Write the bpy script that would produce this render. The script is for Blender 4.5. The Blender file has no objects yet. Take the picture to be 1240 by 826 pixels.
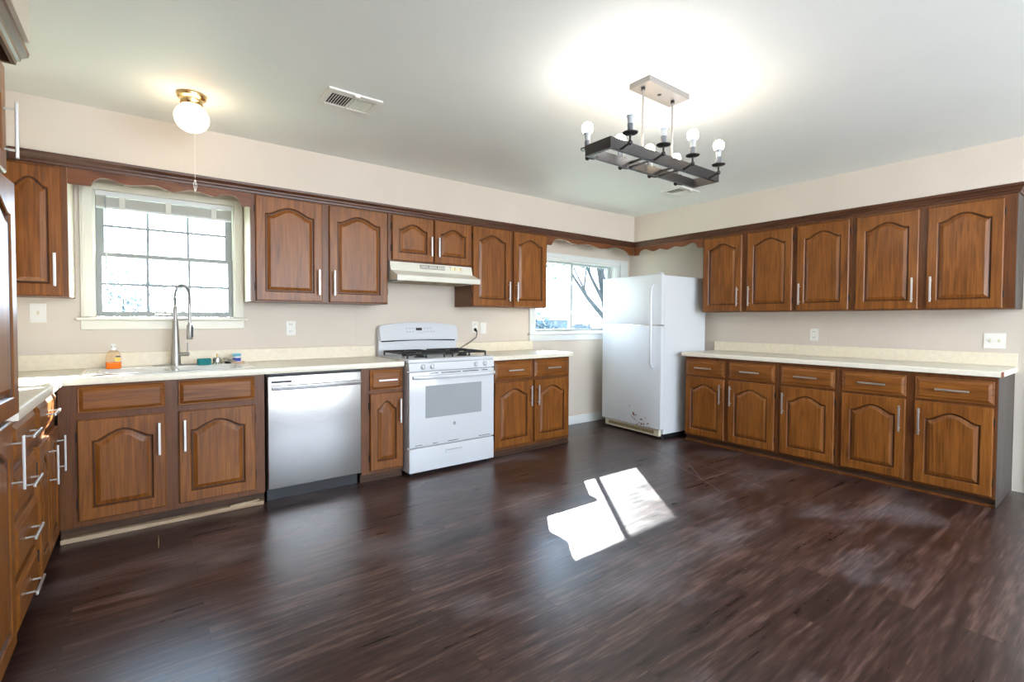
import bpy, bmesh, math, random
from mathutils import Vector, Matrix
random.seed(7)
PI = math.pi
S = bpy.context.scene
COL = S.collection

# ------------------------------------------------------------------ camera
CAM_LOC = (-5.06260, -4.15717, 1.23721)
R_ = Vector((0.79877945, -0.60160993, 0.00410893))
U_ = Vector((0.01187051, 0.02258857, 0.99967437))
F_ = Vector((0.60150684, 0.79847057, -0.0251847))
cd = bpy.data.cameras.new('camera'); cam = bpy.data.objects.new('camera', cd); COL.objects.link(cam)
cam.matrix_world = Matrix(((R_.x, U_.x, -F_.x, CAM_LOC[0]), (R_.y, U_.y, -F_.y, CAM_LOC[1]), (R_.z, U_.z, -F_.z, CAM_LOC[2]), (0, 0, 0, 1)))
cd.sensor_width = 36; cd.sensor_fit = 'HORIZONTAL'
cd.lens = 586.687 / 1240 * 36
cd.shift_y = -10.403 / 1240
cd.clip_start = 0.02; cd.clip_end = 300
S.camera = cam

# ------------------------------------------------------------------ world, sun, lights, exposure
SKY = 15.0; SUN = 60.0; SUN_M = 1.065; SUN_K = 1.38
w = bpy.data.worlds.new('sky'); S.world = w; w.use_nodes = True
wn = w.node_tree; wn.nodes.clear()
wo = wn.nodes.new('ShaderNodeOutputWorld'); bg = wn.nodes.new('ShaderNodeBackground')
tc = wn.nodes.new('ShaderNodeTexCoord'); sp = wn.nodes.new('ShaderNodeSeparateXYZ'); rp = wn.nodes.new('ShaderNodeValToRGB')
rp.color_ramp.elements[0].position = 0.0; rp.color_ramp.elements[0].color = (.80, .90, 1, 1)
rp.color_ramp.elements[1].position = 0.6; rp.color_ramp.elements[1].color = (0.50, 0.72, 1, 1)
wn.links.new(tc.outputs['Generated'], sp.inputs[0]); wn.links.new(sp.outputs['Z'], rp.inputs[0])
wn.links.new(rp.outputs[0], bg.inputs[0]); wn.links.new(bg.outputs[0], wo.inputs[0])
bg.inputs[1].default_value = SKY

def lamp(kind, name, loc, energy, color, direction=None, size=None, size_y=None):
    d = bpy.data.lights.new(name, kind); d.energy = energy; d.color = color
    o = bpy.data.objects.new(name, d); COL.objects.link(o); o.location = loc
    if direction is not None:
        o.rotation_euler = Vector(direction).to_track_quat('-Z', 'Y').to_euler()
    if kind == 'AREA':
        d.shape = 'RECTANGLE'; d.size = size; d.size_y = size_y
    return o
sun = lamp('SUN', 'sun', (2, 8, 8), SUN, (1, .97, .9), (-SUN_M, -SUN_K, -1.0)); sun.data.angle = math.radians(.5)
lamp('AREA', 'rear_fill_light', (-3.0, -7.0, 1.6), 85, (1, .97, .95), (0.0, 1, .05), 4.4, 2.0)  # added area fill behind the camera, brightens the cabinet fronts
vs = S.view_settings
vs.view_transform = 'Standard'; vs.look = 'None'; vs.gamma = 1; vs.use_curve_mapping = False
vs.exposure = -0.14

# ------------------------------------------------------------------ materials
def new_mat(name):
    m = bpy.data.materials.new(name); m.use_nodes = True
    nt = m.node_tree; nt.nodes.clear()
    o = nt.nodes.new('ShaderNodeOutputMaterial'); b = nt.nodes.new('ShaderNodeBsdfPrincipled')
    nt.links.new(b.outputs[0], o.inputs[0])
    return m, nt, b, o
def plain(name, col, rough=.5, metal=0., spec=.5, noise=.0, nscale=60, bump=0., bscale=200, coat=0, emit=None, es=0):
    m, nt, b, o = new_mat(name)
    b.inputs['Base Color'].default_value = (*col, 1); b.inputs['Roughness'].default_value = rough
    b.inputs['Metallic'].default_value = metal; b.inputs['Specular IOR Level'].default_value = spec
    b.inputs['Coat Weight'].default_value = coat
    t = nt.nodes.new('ShaderNodeTexCoord')
    n = nt.nodes.new('ShaderNodeTexNoise'); n.inputs['Scale'].default_value = nscale; n.inputs['Detail'].default_value = 3
    nt.links.new(t.outputs['Object'], n.inputs['Vector'])
    r = nt.nodes.new('ShaderNodeValToRGB')
    r.color_ramp.elements[0].position = .3; r.color_ramp.elements[1].position = .7
    r.color_ramp.elements[0].color = (*[c * (1 - noise) for c in col], 1)
    r.color_ramp.elements[1].color = (*[min(1, c * (1 + noise * .5)) for c in col], 1)
    nt.links.new(n.outputs['Fac'], r.inputs[0]); nt.links.new(r.outputs[0], b.inputs['Base Color'])
    if bump:
        n2 = nt.nodes.new('ShaderNodeTexNoise'); n2.inputs['Scale'].default_value = bscale
        nt.links.new(t.outputs['Object'], n2.inputs['Vector'])
        bp = nt.nodes.new('ShaderNodeBump'); bp.inputs['Strength'].default_value = bump; bp.inputs['Distance'].default_value = .002
        nt.links.new(n2.outputs['Fac'], bp.inputs['Height']); nt.links.new(bp.outputs[0], b.inputs['Normal'])
    if emit:
        b.inputs['Emission Color'].default_value = (*emit, 1); b.inputs['Emission Strength'].default_value = es
    return m
def oak(name, dark, mid, light, axis='Z', rough=.38):
    """stained oak: pores and cathedral figure stretched along the grain axis, shifted per object"""
    m, nt, b, o = new_mat(name); N = nt.nodes.new; L = nt.links.new
    t = N('ShaderNodeTexCoord'); oi = N('ShaderNodeObjectInfo')
    sh = N('ShaderNodeVectorMath'); sh.operation = 'SCALE'; sh.inputs[0].default_value = (13.1, 7.7, 17.3)
    L(oi.outputs['Random'], sh.inputs['Scale'])
    ad = N('ShaderNodeVectorMath'); ad.operation = 'ADD'; L(t.outputs['Object'], ad.inputs[0]); L(sh.outputs[0], ad.inputs[1])
    mp = N('ShaderNodeMapping'); L(ad.outputs[0], mp.inputs['Vector'])
    mp.inputs['Scale'].default_value = {'Z': (9, 9, 1.1), 'X': (1.1, 9, 9), 'Y': (9, 1.1, 9)}[axis]
    n1 = N('ShaderNodeTexNoise'); n1.inputs['Scale'].default_value = 1.1; n1.inputs['Detail'].default_value = 3; n1.inputs['Distortion'].default_value = .6
    L(mp.outputs[0], n1.inputs['Vector'])
    # rings from the noise -> cathedral grain
    mu = N('ShaderNodeMath'); mu.operation = 'MULTIPLY'; mu.inputs[1].default_value = 26; L(n1.outputs['Fac'], mu.inputs[0])
    sn = N('ShaderNodeMath'); sn.operation = 'SINE'; L(mu.outputs[0], sn.inputs[0])
    mr = N('ShaderNodeMapRange'); mr.inputs['From Min'].default_value = -1; mr.inputs['From Max'].default_value = 1; L(sn.outputs[0], mr.inputs['Value'])
    mp2 = N('ShaderNodeMapping'); L(ad.outputs[0], mp2.inputs['Vector'])
    mp2.inputs['Scale'].default_value = {'Z': (110, 110, 4), 'X': (4, 110, 110), 'Y': (110, 4, 110)}[axis]
    n2 = N('ShaderNodeTexNoise'); n2.inputs['Scale'].default_value = 1; n2.inputs['Detail'].default_value = 4; L(mp2.outputs[0], n2.inputs['Vector'])
    n3 = N('ShaderNodeTexNoise'); n3.inputs['Scale'].default_value = 3.0; L(ad.outputs[0], n3.inputs['Vector'])
    a1 = N('ShaderNodeMath'); a1.operation = 'MULTIPLY_ADD'; a1.inputs[1].default_value = .20; L(mr.outputs[0], a1.inputs[0])
    a2 = N('ShaderNodeMath'); a2.operation = 'MULTIPLY_ADD'; a2.inputs[1].default_value = 1.0; a2.inputs[2].default_value = -.22
    L(n2.outputs['Fac'], a2.inputs[0]); L(a2.outputs[0], a1.inputs[2])
    a3 = N('ShaderNodeMath'); a3.operation = 'MULTIPLY_ADD'; a3.inputs[1].default_value = .35; L(n3.outputs['Fac'], a3.inputs[0]); L(a1.outputs[0], a3.inputs[2])
    r = N('ShaderNodeValToRGB'); e = r.color_ramp.elements
    e[0].position = .18; e[0].color = (*dark, 1); e[1].position = .95; e[1].color = (*light, 1)
    q = e.new(.5); q.color = (*mid, 1)
    L(a3.outputs[0], r.inputs[0]); L(r.outputs[0], b.inputs['Base Color'])
    b.inputs['Roughness'].default_value = rough; b.inputs['Coat Weight'].default_value = .08; b.inputs['Coat Roughness'].default_value = .25; b.inputs['Specular IOR Level'].default_value = .38
    bp = N('ShaderNodeBump'); bp.inputs['Strength'].default_value = .12; bp.inputs['Distance'].default_value = .001
    L(n2.outputs['Fac'], bp.inputs['Height']); L(bp.outputs[0], b.inputs['Normal'])
    return m
OD, OM, OL = (.085, .024, .003), (.195, .062, .0085), (.31, .110, .018)
M = {}
M['oak_v'] = oak('stained_oak_vertical_grain', OD, OM, OL, 'Z')
M['oak_h'] = oak('stained_oak_horizontal_grain', OD, OM, OL, 'X')
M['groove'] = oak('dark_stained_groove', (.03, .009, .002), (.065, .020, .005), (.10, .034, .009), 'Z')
M['frame'] = oak('dark_oak_face_frame', (.055, .017, .004), (.125, .040, .009), (.18, .062, .015), 'Z')
M['frame_h'] = oak('dark_oak_trim', (.035, .011, .005), (.075, .025, .010), (.115, .040, .016), 'X', .4)
M['valance'] = oak('reddish_oak_valance', (.07, .02, .006), (.16, .048, .014), (.22, .075, .024), 'X', .4)
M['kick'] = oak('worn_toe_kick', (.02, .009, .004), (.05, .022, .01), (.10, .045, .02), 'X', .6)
M['raw'] = oak('bare_wood_strip', (.25, .16, .09), (.42, .30, .19), (.55, .42, .29), 'X', .7)
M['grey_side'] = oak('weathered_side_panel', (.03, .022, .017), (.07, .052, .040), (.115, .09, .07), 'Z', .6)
M['painted_lit_side'] = plain('painted_lit_side', (.62, .55, .43), .5)  # window light on the oak cabinet sides, painted in as pale colour
M['laminate'] = plain('cream_laminate', (.86, .80, .66), .32, noise=.05, nscale=45)
M['splash'] = plain('beige_backsplash_laminate', (.80, .71, .55), .4, noise=.06, nscale=35)
M['substrate'] = plain('exposed_chipboard', (.22, .05, .015), .8, noise=.3)
M['white'] = plain('white_enamel', (.66, .68, .71), .22, coat=.3)
M['fridge'] = plain('fridge_white_textured', (.70, .72, .74), .38, bump=.25, bscale=260)
M['off'] = plain('cream_plastic', (.72, .66, .50), .4)
M['almond'] = plain('hood_almond_enamel', (.74, .72, .62), .3, noise=.04, nscale=12)
M['grease'] = plain('greasy_filter', (.28, .21, .10), .5, noise=.4, nscale=30)
M['trimcream'] = plain('cream_trim_paint', (.76, .73, .63), .4)
M['trimwhite'] = plain('white_trim_paint', (.74, .76, .74), .4)
M['plate'] = plain('white_plate_plastic', (.82, .80, .74), .4)
M['vinyl'] = plain('grey_window_vinyl', (.27, .285, .275), .45)
M['vinylw'] = plain('pale_window_vinyl', (.40, .43, .42), .45)
M['muntin'] = plain('grey_muntin', (.26, .29, .31), .5)
M['nickel'] = plain('brushed_nickel', (.68, .67, .65), .38, metal=1)
M['satin'] = plain('satin_faucet_steel', (.40, .39, .37), .42, metal=1)
M['chrome'] = plain('chrome', (.8, .8, .82), .12, metal=1)
M['brass'] = plain('polished_brass', (.85, .62, .30), .2, metal=1)
M['iron'] = plain('black_cast_iron', (.015, .015, .017), .5)
M['blackp'] = plain('black_plastic', (.012, .012, .014), .4)
M['bronze'] = plain('dark_bronze_metal', (.035, .032, .032), .36, metal=.4)
M['canopy'] = plain('brushed_canopy_metal', (.22, .205, .195), .45, metal=.3)
M['sleeve'] = plain('dark_candle_sleeve', (.10, .105, .12), .45)
M['print'] = plain('pale_grey_print', (.40, .42, .45), .5)
M['ceramic'] = plain('bulb_collar_white', (.34, .36, .38), .4)
M['greyglass'] = plain('oven_window_grey', (.36, .385, .40), .12, noise=.05, nscale=200)
M['dark_slot'] = plain('dark_slot', (.012, .011, .01), .6)
M['hinge'] = plain('dark_hinge', (.03, .02, .015), .5, metal=.5)
M['sinkw'] = plain('white_sink_enamel', (.80, .78, .72), .2, coat=.4)
M['sponge'] = plain('teal_sponge', (.015, .22, .23), .9, noise=.4, nscale=150, bump=.6)
M['blue'] = plain('blue_label', (.01, .05, .36), .4)
M['palblue'] = plain('pale_blue_cap', (.20, .48, .60), .3)
M['whitep'] = plain('white_plastic', (.85, .85, .85), .35)
M['peach'] = plain('peach_soap_dish', (.75, .5, .33), .6, noise=.1)
M['orange'] = plain('orange_soap', (.95, .22, .01), .15)
M['yellow'] = plain('yellow_label', (.85, .55, .05), .4)
M['rust'] = plain('rust', (.22, .07, .02), .8, noise=.3)
M['blind'] = plain('blind_vinyl', (.72, .74, .74), .4)
M['slat'] = plain('stacked_slats', (.60, .58, .52), .5)
M['ventdark'] = plain('vent_shadow_plastic', (.22, .20, .16), .6)
M['tape'] = plain('ladder_tape', (.66, .64, .57), .6)
M['string'] = plain('white_string', (.85, .82, .75), .7)
M['glow_d'] = plain('daylight_bulb_glass', (1, 1, 1), .3, emit=(1, .97, .95), es=75)
M['glow_w'] = plain('warm_bulb_glass', (1, 1, 1), .3, emit=(1, .78, .50), es=60)
M['globe'] = plain('opal_globe_glass', (1, 1, 1), .3, emit=(1, .73, .46), es=10)
M['bark'] = plain('tree_bark', (.045, .05, .06), .9, noise=.3, nscale=8)
M['leaf'] = plain('pale_leaves', (.07, .12, .07), .7, noise=.3, nscale=3)
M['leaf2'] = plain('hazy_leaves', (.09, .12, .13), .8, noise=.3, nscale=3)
M['grass'] = plain('dry_grass', (.42, .45, .30), .9, noise=.2, nscale=2)
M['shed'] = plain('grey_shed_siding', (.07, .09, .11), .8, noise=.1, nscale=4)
M['fascia'] = plain('eave_paint', (.6, .6, .58), .6)

# brushed stainless (dishwasher door)
m, nt, b, o = new_mat('brushed_stainless'); M['steel'] = m
b.inputs['Metallic'].default_value = .85; b.inputs['Base Color'].default_value = (.45, .44, .435, 1); b.inputs['Roughness'].default_value = .27
t = nt.nodes.new('ShaderNodeTexCoord'); mp = nt.nodes.new('ShaderNodeMapping'); mp.inputs['Scale'].default_value = (3, 3, 600)
n = nt.nodes.new('ShaderNodeTexNoise'); n.inputs['Scale'].default_value = 1
nt.links.new(t.outputs['Object'], mp.inputs[0]); nt.links.new(mp.outputs[0], n.inputs['Vector'])
bp = nt.nodes.new('ShaderNodeBump'); bp.inputs['Strength'].default_value = .05; bp.inputs['Distance'].default_value = .001
nt.links.new(n.outputs['Fac'], bp.inputs['Height']); nt.links.new(bp.outputs[0], b.inputs['Normal'])

# window glass: mostly clear, mirror at grazing angles (lets the sun through)
def see_through(name, clear, tint, rough=0.02):
    m = bpy.data.materials.new(name); m.use_nodes = True; nt = m.node_tree; nt.nodes.clear()
    o = nt.nodes.new('ShaderNodeOutputMaterial'); mx = nt.nodes.new('ShaderNodeMixShader')
    tr = nt.nodes.new('ShaderNodeBsdfTransparent'); tr.inputs[0].default_value = (*tint, 1)
    if clear is None:
        g = nt.nodes.new('ShaderNodeBsdfGlossy'); g.inputs['Roughness'].default_value = rough
        fr = nt.nodes.new('ShaderNodeLayerWeight'); fr.inputs[0].default_value = .5
        pw = nt.nodes.new('ShaderNodeMath'); pw.operation = 'POWER'; nt.links.new(fr.outputs['Facing'], pw.inputs[0]); pw.inputs[1].default_value = 4
        ml = nt.nodes.new('ShaderNodeMath'); ml.operation = 'MULTIPLY_ADD'; nt.links.new(pw.outputs[0], ml.inputs[0]); ml.inputs[1].default_value = .9; ml.inputs[2].default_value = .02
        nt.links.new(ml.outputs[0], mx.inputs[0])
    else:
        g = nt.nodes.new('ShaderNodeBsdfDiffuse'); g.inputs[0].default_value = (.25, .27, .28, 1)
        mx.inputs[0].default_value = clear
    nt.links.new(tr.outputs[0], mx.inputs[1]); nt.links.new(g.outputs[0], mx.inputs[2]); nt.links.new(mx.outputs[0], o.inputs[0])
    return m
M['glass'] = see_through('window_glass', None, (.95, .98, 1))
M['screen'] = see_through('insect_screen', .30, (.84, .85, .86))
M['bottle'] = see_through('clear_soap_plastic', None, (.98, .90, .80), .1)

# painted wall panelling with faint vertical sheet joints
def wall_mat(name, col, seam_axis=None, seams=()):
    m = plain(name, col, .55, noise=.03, nscale=2.5, bump=.06, bscale=90)
    if seam_axis is not None:
        nt = m.node_tree; b = [n for n in nt.nodes if n.type == 'BSDF_PRINCIPLED'][0]; N = nt.nodes.new; L = nt.links.new
        t = N('ShaderNodeTexCoord'); s = N('ShaderNodeSeparateXYZ'); L(t.outputs['Object'], s.inputs[0])
        src = s.outputs[seam_axis]; acc = None
        for x in seams:
            a = N('ShaderNodeMath'); a.operation = 'COMPARE'; a.inputs[1].default_value = x; a.inputs[2].default_value = .0035; L(src, a.inputs[0])
            if acc is None: acc = a.outputs[0]
            else:
                q = N('ShaderNodeMath'); q.operation = 'MAXIMUM'; L(acc, q.inputs[0]); L(a.outputs[0], q.inputs[1]); acc = q.outputs[0]
        inv = N('ShaderNodeMath'); inv.operation = 'SUBTRACT'; inv.inputs[0].default_value = 1; L(acc, inv.inputs[1])
        bp = N('ShaderNodeBump'); bp.inputs['Strength'].default_value = .5; bp.inputs['Distance'].default_value = .003
        L(inv.outputs[0], bp.inputs['Height'])
        old = b.inputs['Normal'].links[0].from_socket; L(old, bp.inputs['Normal']); L(bp.outputs[0], b.inputs['Normal'])
    return m
WALLC = (.66, .58, .49)
M['wallA'] = wall_mat('wall_paint_back', WALLC, 0, (-3.626, -2.36, -1.15, -4.86, -6.0))
M['wallB'] = wall_mat('wall_paint_right', WALLC, 1, (-.98, -2.33, -3.0, -4.6))
M['wallP'] = wall_mat('wall_paint_plain', WALLC)
M['ceiling'] = plain('ceiling_paint', (.84, .855, .82), .6, noise=.03, nscale=1.5, bump=.12, bscale=60)

# dark vinyl plank floor
def floor_mat():
    m, nt, b, o = new_mat('dark_vinyl_plank'); N = nt.nodes.new; L = nt.links.new
    t = N('ShaderNodeTexCoord')
    br = N('ShaderNodeTexBrick'); L(t.outputs['Object'], br.inputs['Vector'])
    br.inputs['Scale'].default_value = 1; br.inputs['Brick Width'].default_value = 1.22; br.inputs['Row Height'].default_value = .155
    br.inputs['Mortar Size'].default_value = .0012; br.offset = .37; br.inputs['Bias'].default_value = 0
    br.inputs['Color1'].default_value = (0, 0, 0, 1); br.inputs['Color2'].default_value = (1, 1, 1, 1); br.inputs['Mortar'].default_value = (.5, .5, .5, 1)
    wn2 = N('ShaderNodeVectorMath'); wn2.operation = 'SCALE'; wn2.inputs[0].default_value = (31, 17, 5)
    bw = N('ShaderNodeRGBToBW'); L(br.outputs['Color'], bw.inputs[0]); L(bw.outputs[0], wn2.inputs['Scale'])
    ad = N('ShaderNodeVectorMath'); L(t.outputs['Object'], ad.inputs[0]); L(wn2.outputs[0], ad.inputs[1])
    def streak(sc, detail, dist=0.):
        mp = N('ShaderNodeMapping'); mp.inputs['Scale'].default_value = sc; L(ad.outputs[0], mp.inputs[0])
        n = N('ShaderNodeTexNoise'); n.inputs['Scale'].default_value = 1; n.inputs['Detail'].default_value = detail; n.inputs['Distortion'].default_value = dist
        n.inputs['Roughness'].default_value = .62
        L(mp.outputs[0], n.inputs['Vector']); return n.outputs['Fac']
    s1 = streak((1.6, 26, 1), 5, .5); s2 = streak((6, 72, 1), 5); s3 = streak((.9, 7, 1), 3, .8)
    def madd(a, k, c):
        q = N('ShaderNodeMath'); q.operation = 'MULTIPLY_ADD'; L(a, q.inputs[0]); q.inputs[1].default_value = k
        if isinstance(c, (int, float)): q.inputs[2].default_value = c
        else: L(c, q.inputs[2])
        return q.outputs[0]
    v = madd(s1, .85, -.33); v = madd(s2, .88, v); v = madd(s3, .28, v); v = madd(bw.outputs[0], .13, v)
    r = N('ShaderNodeValToRGB'); e = r.color_ramp.elements
    e[0].position = .42; e[0].color = (.011, .0050, .0052, 1); e[1].position = .98; e[1].color = (.135, .076, .060, 1)
    q = e.new(.60); q.color = (.019, .0078, .0073, 1); q = e.new(.78); q.color = (.050, .0225, .019, 1)
    L(v, r.inputs[0])
    # wear: dull whitish scuffs in worn patches
    wm = N('ShaderNodeMapping'); wm.inputs['Scale'].default_value = (.8, 1.3, 1); wm.inputs['Location'].default_value = (3.3, 1.9, 0); L(t.outputs['Object'], wm.inputs[0])
    wnz = N('ShaderNodeTexNoise'); wnz.inputs['Scale'].default_value = 1.6; wnz.inputs['Detail'].default_value = 5; L(wm.outputs[0], wnz.inputs['Vector'])
    wr = N('ShaderNodeMapRange'); wr.inputs['From Min'].default_value = .52; wr.inputs['From Max'].default_value = .74; L(wnz.outputs['Fac'], wr.inputs['Value'])
    fs = N('ShaderNodeMath'); fs.operation = 'MULTIPLY'; L(wr.outputs[0], fs.inputs[0]); L(s2, fs.inputs[1])
    fs2 = N('ShaderNodeMath'); fs2.operation = 'MULTIPLY'; L(fs.outputs[0], fs2.inputs[0]); fs2.inputs[1].default_value = .55
    # long thin scratches left by dragging the refrigerator
    acc = None
    segs = [((-1.52, -1.86), (-1.18, -1.20)), ((-1.75, -2.28), (-1.30, -1.42)), ((-1.42, -2.44), (-1.12, -1.35)), ((-1.30, -1.42), (-1.05, -1.28)), ((-1.62, -2.05), (-1.36, -1.75))]
    for (ax, ay), (bx, by) in segs:
        dx, dy = bx - ax, by - ay; ln = math.hypot(dx, dy); ux, uy = dx / ln, dy / ln
        d1 = N('ShaderNodeVectorMath'); d1.operation = 'SUBTRACT'; L(t.outputs['Object'], d1.inputs[0]); d1.inputs[1].default_value = (ax, ay, 0)
        pa = N('ShaderNodeVectorMath'); pa.operation = 'DOT_PRODUCT'; L(d1.outputs[0], pa.inputs[0]); pa.inputs[1].default_value = (ux, uy, 0)
        pe = N('ShaderNodeVectorMath'); pe.operation = 'DOT_PRODUCT'; L(d1.outputs[0], pe.inputs[0]); pe.inputs[1].default_value = (-uy, ux, 0)
        sw = N('ShaderNodeMath'); sw.operation = 'SINE'; k = N('ShaderNodeMath'); k.operation = 'MULTIPLY'; L(pa.outputs['Value'], k.inputs[0]); k.inputs[1].default_value = 5.5; L(k.outputs[0], sw.inputs[0])
        of = N('ShaderNodeMath'); of.operation = 'MULTIPLY_ADD'; L(sw.outputs[0], of.inputs[0]); of.inputs[1].default_value = .018; L(pe.outputs['Value'], of.inputs[2])
        c1 = N('ShaderNodeMath'); c1.operation = 'COMPARE'; L(of.outputs[0], c1.inputs[0]); c1.inputs[1].default_value = 0; c1.inputs[2].default_value = .0028
        c2 = N('ShaderNodeMath'); c2.operation = 'COMPARE'; L(pa.outputs['Value'], c2.inputs[0]); c2.inputs[1].default_value = ln / 2; c2.inputs[2].default_value = ln / 2
        mm = N('ShaderNodeMath'); mm.operation = 'MULTIPLY'; L(c1.outputs[0], mm.inputs[0]); L(c2.outputs[0], mm.inputs[1])
        if acc is None: acc = mm.outputs[0]
        else:
            q = N('ShaderNodeMath'); q.operation = 'MAXIMUM'; L(acc, q.inputs[0]); L(mm.outputs[0], q.inputs[1]); acc = q.outputs[0]
    sc = N('ShaderNodeMath'); sc.operation = 'MULTIPLY'; L(acc, sc.inputs[0]); sc.inputs[1].default_value = .45
    # crumbs and specks
    vo = N('ShaderNodeTexVoronoi'); vo.inputs['Scale'].default_value = 5.5; L(t.outputs['Object'], vo.inputs['Vector'])
    cr = N('ShaderNodeMath'); cr.operation = 'LESS_THAN'; L(vo.outputs['Distance'], cr.inputs[0]); cr.inputs[1].default_value = .02
    cs = N('ShaderNodeMath'); cs.operation = 'MULTIPLY'; L(cr.outputs[0], cs.inputs[0]); cs.inputs[1].default_value = .35
    mxa = N('ShaderNodeMath'); mxa.operation = 'MAXIMUM'; L(fs2.outputs[0], mxa.inputs[0]); L(sc.outputs[0], mxa.inputs[1])
    mxb = N('ShaderNodeMath'); mxb.operation = 'MAXIMUM'; L(mxa.outputs[0], mxb.inputs[0]); L(cs.outputs[0], mxb.inputs[1])
    mx = N('ShaderNodeMixRGB'); L(mxb.outputs[0], mx.inputs[0]); L(r.outputs[0], mx.inputs[1]); mx.inputs[2].default_value = (.42, .38, .40, 1)
    # joints
    mj = N('ShaderNodeMixRGB'); L(br.outputs['Fac'], mj.inputs[0]); L(mx.outputs[0], mj.inputs[1]); mj.inputs[2].default_value = (.01, .006, .006, 1)
    L(mj.outputs[0], b.inputs['Base Color'])
    rr = madd(s1, .16, .22); rr = madd(wr.outputs[0], .14, rr); L(rr, b.inputs['Roughness'])
    b.inputs['Specular IOR Level'].default_value = .8
    bp = N('ShaderNodeBump'); bp.inputs['Strength'].default_value = .12; bp.inputs['Distance'].default_value = .001
    L(s2, bp.inputs['Height']); L(bp.outputs[0], b.inputs['Normal'])
    return m
M['floor'] = floor_mat()

# ------------------------------------------------------------------ mesh helpers
class MB:
    def __init__(s): s.bm = bmesh.new()
    def box(s, x0, x1, y0, y1, z0, z1, bev=0., seg=2):
        c = Matrix.Translation(((x0 + x1) / 2, (y0 + y1) / 2, (z0 + z1) / 2)) @ Matrix.Diagonal((abs(x1 - x0), abs(y1 - y0), abs(z1 - z0), 1))
        r = bmesh.ops.create_cube(s.bm, size=1, matrix=c)
        if bev:
            es = list({e for v in r['verts'] for e in v.link_edges})
            bmesh.ops.bevel(s.bm, geom=es, offset=bev, segments=seg, affect='EDGES', profile=.5)
        return s
    def cyl(s, a, b, r, r2=None, n=20, cap=True):
        a, b = Vector(a), Vector(b); d = b - a
        q = d.to_track_quat('Z', 'Y').to_matrix().to_4x4()
        bmesh.ops.create_cone(s.bm, cap_ends=cap, segments=n, radius1=r, radius2=r if r2 is None else r2, depth=d.length, matrix=Matrix.Translation((a + b) / 2) @ q)
        return s
    def sphere(s, c, r, sx=1, sy=1, sz=1, n=20):
        bmesh.ops.create_uvsphere(s.bm, u_segments=n, v_segments=max(8, n * 2 // 3), radius=r, matrix=Matrix.Translation(c) @ Matrix.Diagonal((sx, sy, sz, 1)))
        return s
    def lathe(s, prof, c=(0, 0, 0), n=28, axis='Z'):
        rings = []
        for r, z in prof:
            ring = []
            for i in range(n):
                a = 2 * PI * i / n
                p = (r * math.cos(a), r * math.sin(a), z) if axis == 'Z' else (r * math.cos(a), z, r * math.sin(a))
                ring.append(s.bm.verts.new((c[0] + p[0], c[1] + p[1], c[2] + p[2])))
            rings.append(ring)
        for A, B in zip(rings, rings[1:]):
            for i in range(n): s.bm.faces.new((A[i], A[(i + 1) % n], B[(i + 1) % n], B[i]))
        if prof[0][0] > 1e-4: s.bm.faces.new(rings[0][::-1])
        if prof[-1][0] > 1e-4: s.bm.faces.new(rings[-1])
        return s
    def tube(s, pts, r, n=10):
        pts = [Vector(p) for p in pts]; rings = []; up = Vector((0, 0, 1))
        rr = r if isinstance(r, (list, tuple)) else [r] * len(pts)
        t0 = (pts[1] - pts[0]).normalized(); ref = t0.orthogonal().normalized()
        for i, p in enumerate(pts):
            t = (pts[min(i + 1, len(pts) - 1)] - pts[max(i - 1, 0)]).normalized()
            ref = (ref - t * ref.dot(t)).normalized(); bi = t.cross(ref)
            rings.append([s.bm.verts.new(p + rr[i] * (math.cos(2 * PI * k / n) * ref + math.sin(2 * PI * k / n) * bi)) for k in range(n)])
        for A, B in zip(rings, rings[1:]):
            for k in range(n): s.bm.faces.new((A[k], A[(k + 1) % n], B[(k + 1) % n], B[k]))
        s.bm.faces.new(rings[0][::-1]); s.bm.faces.new(rings[-1])
        return s
    def prism(s, poly, fn, d0, d1):
        """poly of (u,v) extruded from d0 to d1; fn(u,v,d)->xyz"""
        A = [s.bm.verts.new(fn(u, v, d0)) for u, v in poly]; B = [s.bm.verts.new(fn(u, v, d1)) for u, v in poly]
        n = len(poly)
        for i in range(n): s.bm.faces.new((A[i], A[(i + 1) % n], B[(i + 1) % n], B[i]))
        s.bm.faces.new(A[::-1]); s.bm.faces.new(B)
        return s
    def rings(s, rings, cap_first=True, cap_last=True):
        R = [[s.bm.verts.new(p) for p in r] for r in rings]; n = len(R[0])
        for A, B in zip(R, R[1:]):
            for i in range(n): s.bm.faces.new((A[i], A[(i + 1) % n], B[(i + 1) % n], B[i]))
        if cap_first: s.bm.faces.new(R[0][::-1])
        if cap_last: s.bm.faces.new(R[-1])
        return s
    def build(s, name, mat, parent=None, smooth=False, loc=None, extra=()):
        bmesh.ops.recalc_face_normals(s.bm, faces=s.bm.faces)
        me = bpy.data.meshes.new(name); s.bm.to_mesh(me); s.bm.free()
        me.materials.append(M[mat] if isinstance(mat, str) else mat)
        if smooth:
            me.polygons.foreach_set('use_smooth', [True] * len(me.polygons)); me.set_sharp_from_angle(angle=math.radians(35))
        o = bpy.data.objects.new(name, me); COL.objects.link(o)
        if parent: o.parent = parent
        if loc: o.location = loc
        return o
def bx(*a, **k): return MB().box(*a, **k)
def thing(name, label, cat, loc=(0, 0, 0), rz=0, group=None):
    o = bpy.data.objects.new(name, None); o.empty_display_size = .05; COL.objects.link(o)
    o.location = loc; o.rotation_euler = (0, 0, rz); o['label'] = label; o['category'] = cat
    if group: o['group'] = group
    return o
def tag(o, label, cat, group=None, kind=None):
    o['label'] = label; o['category'] = cat
    if group: o['group'] = group
    if kind: o['kind'] = kind
    return o
def struct(o, label=None, cat=None):
    o['kind'] = 'structure'
    if label: o['label'] = label
    if cat: o['category'] = cat
    return o

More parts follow.
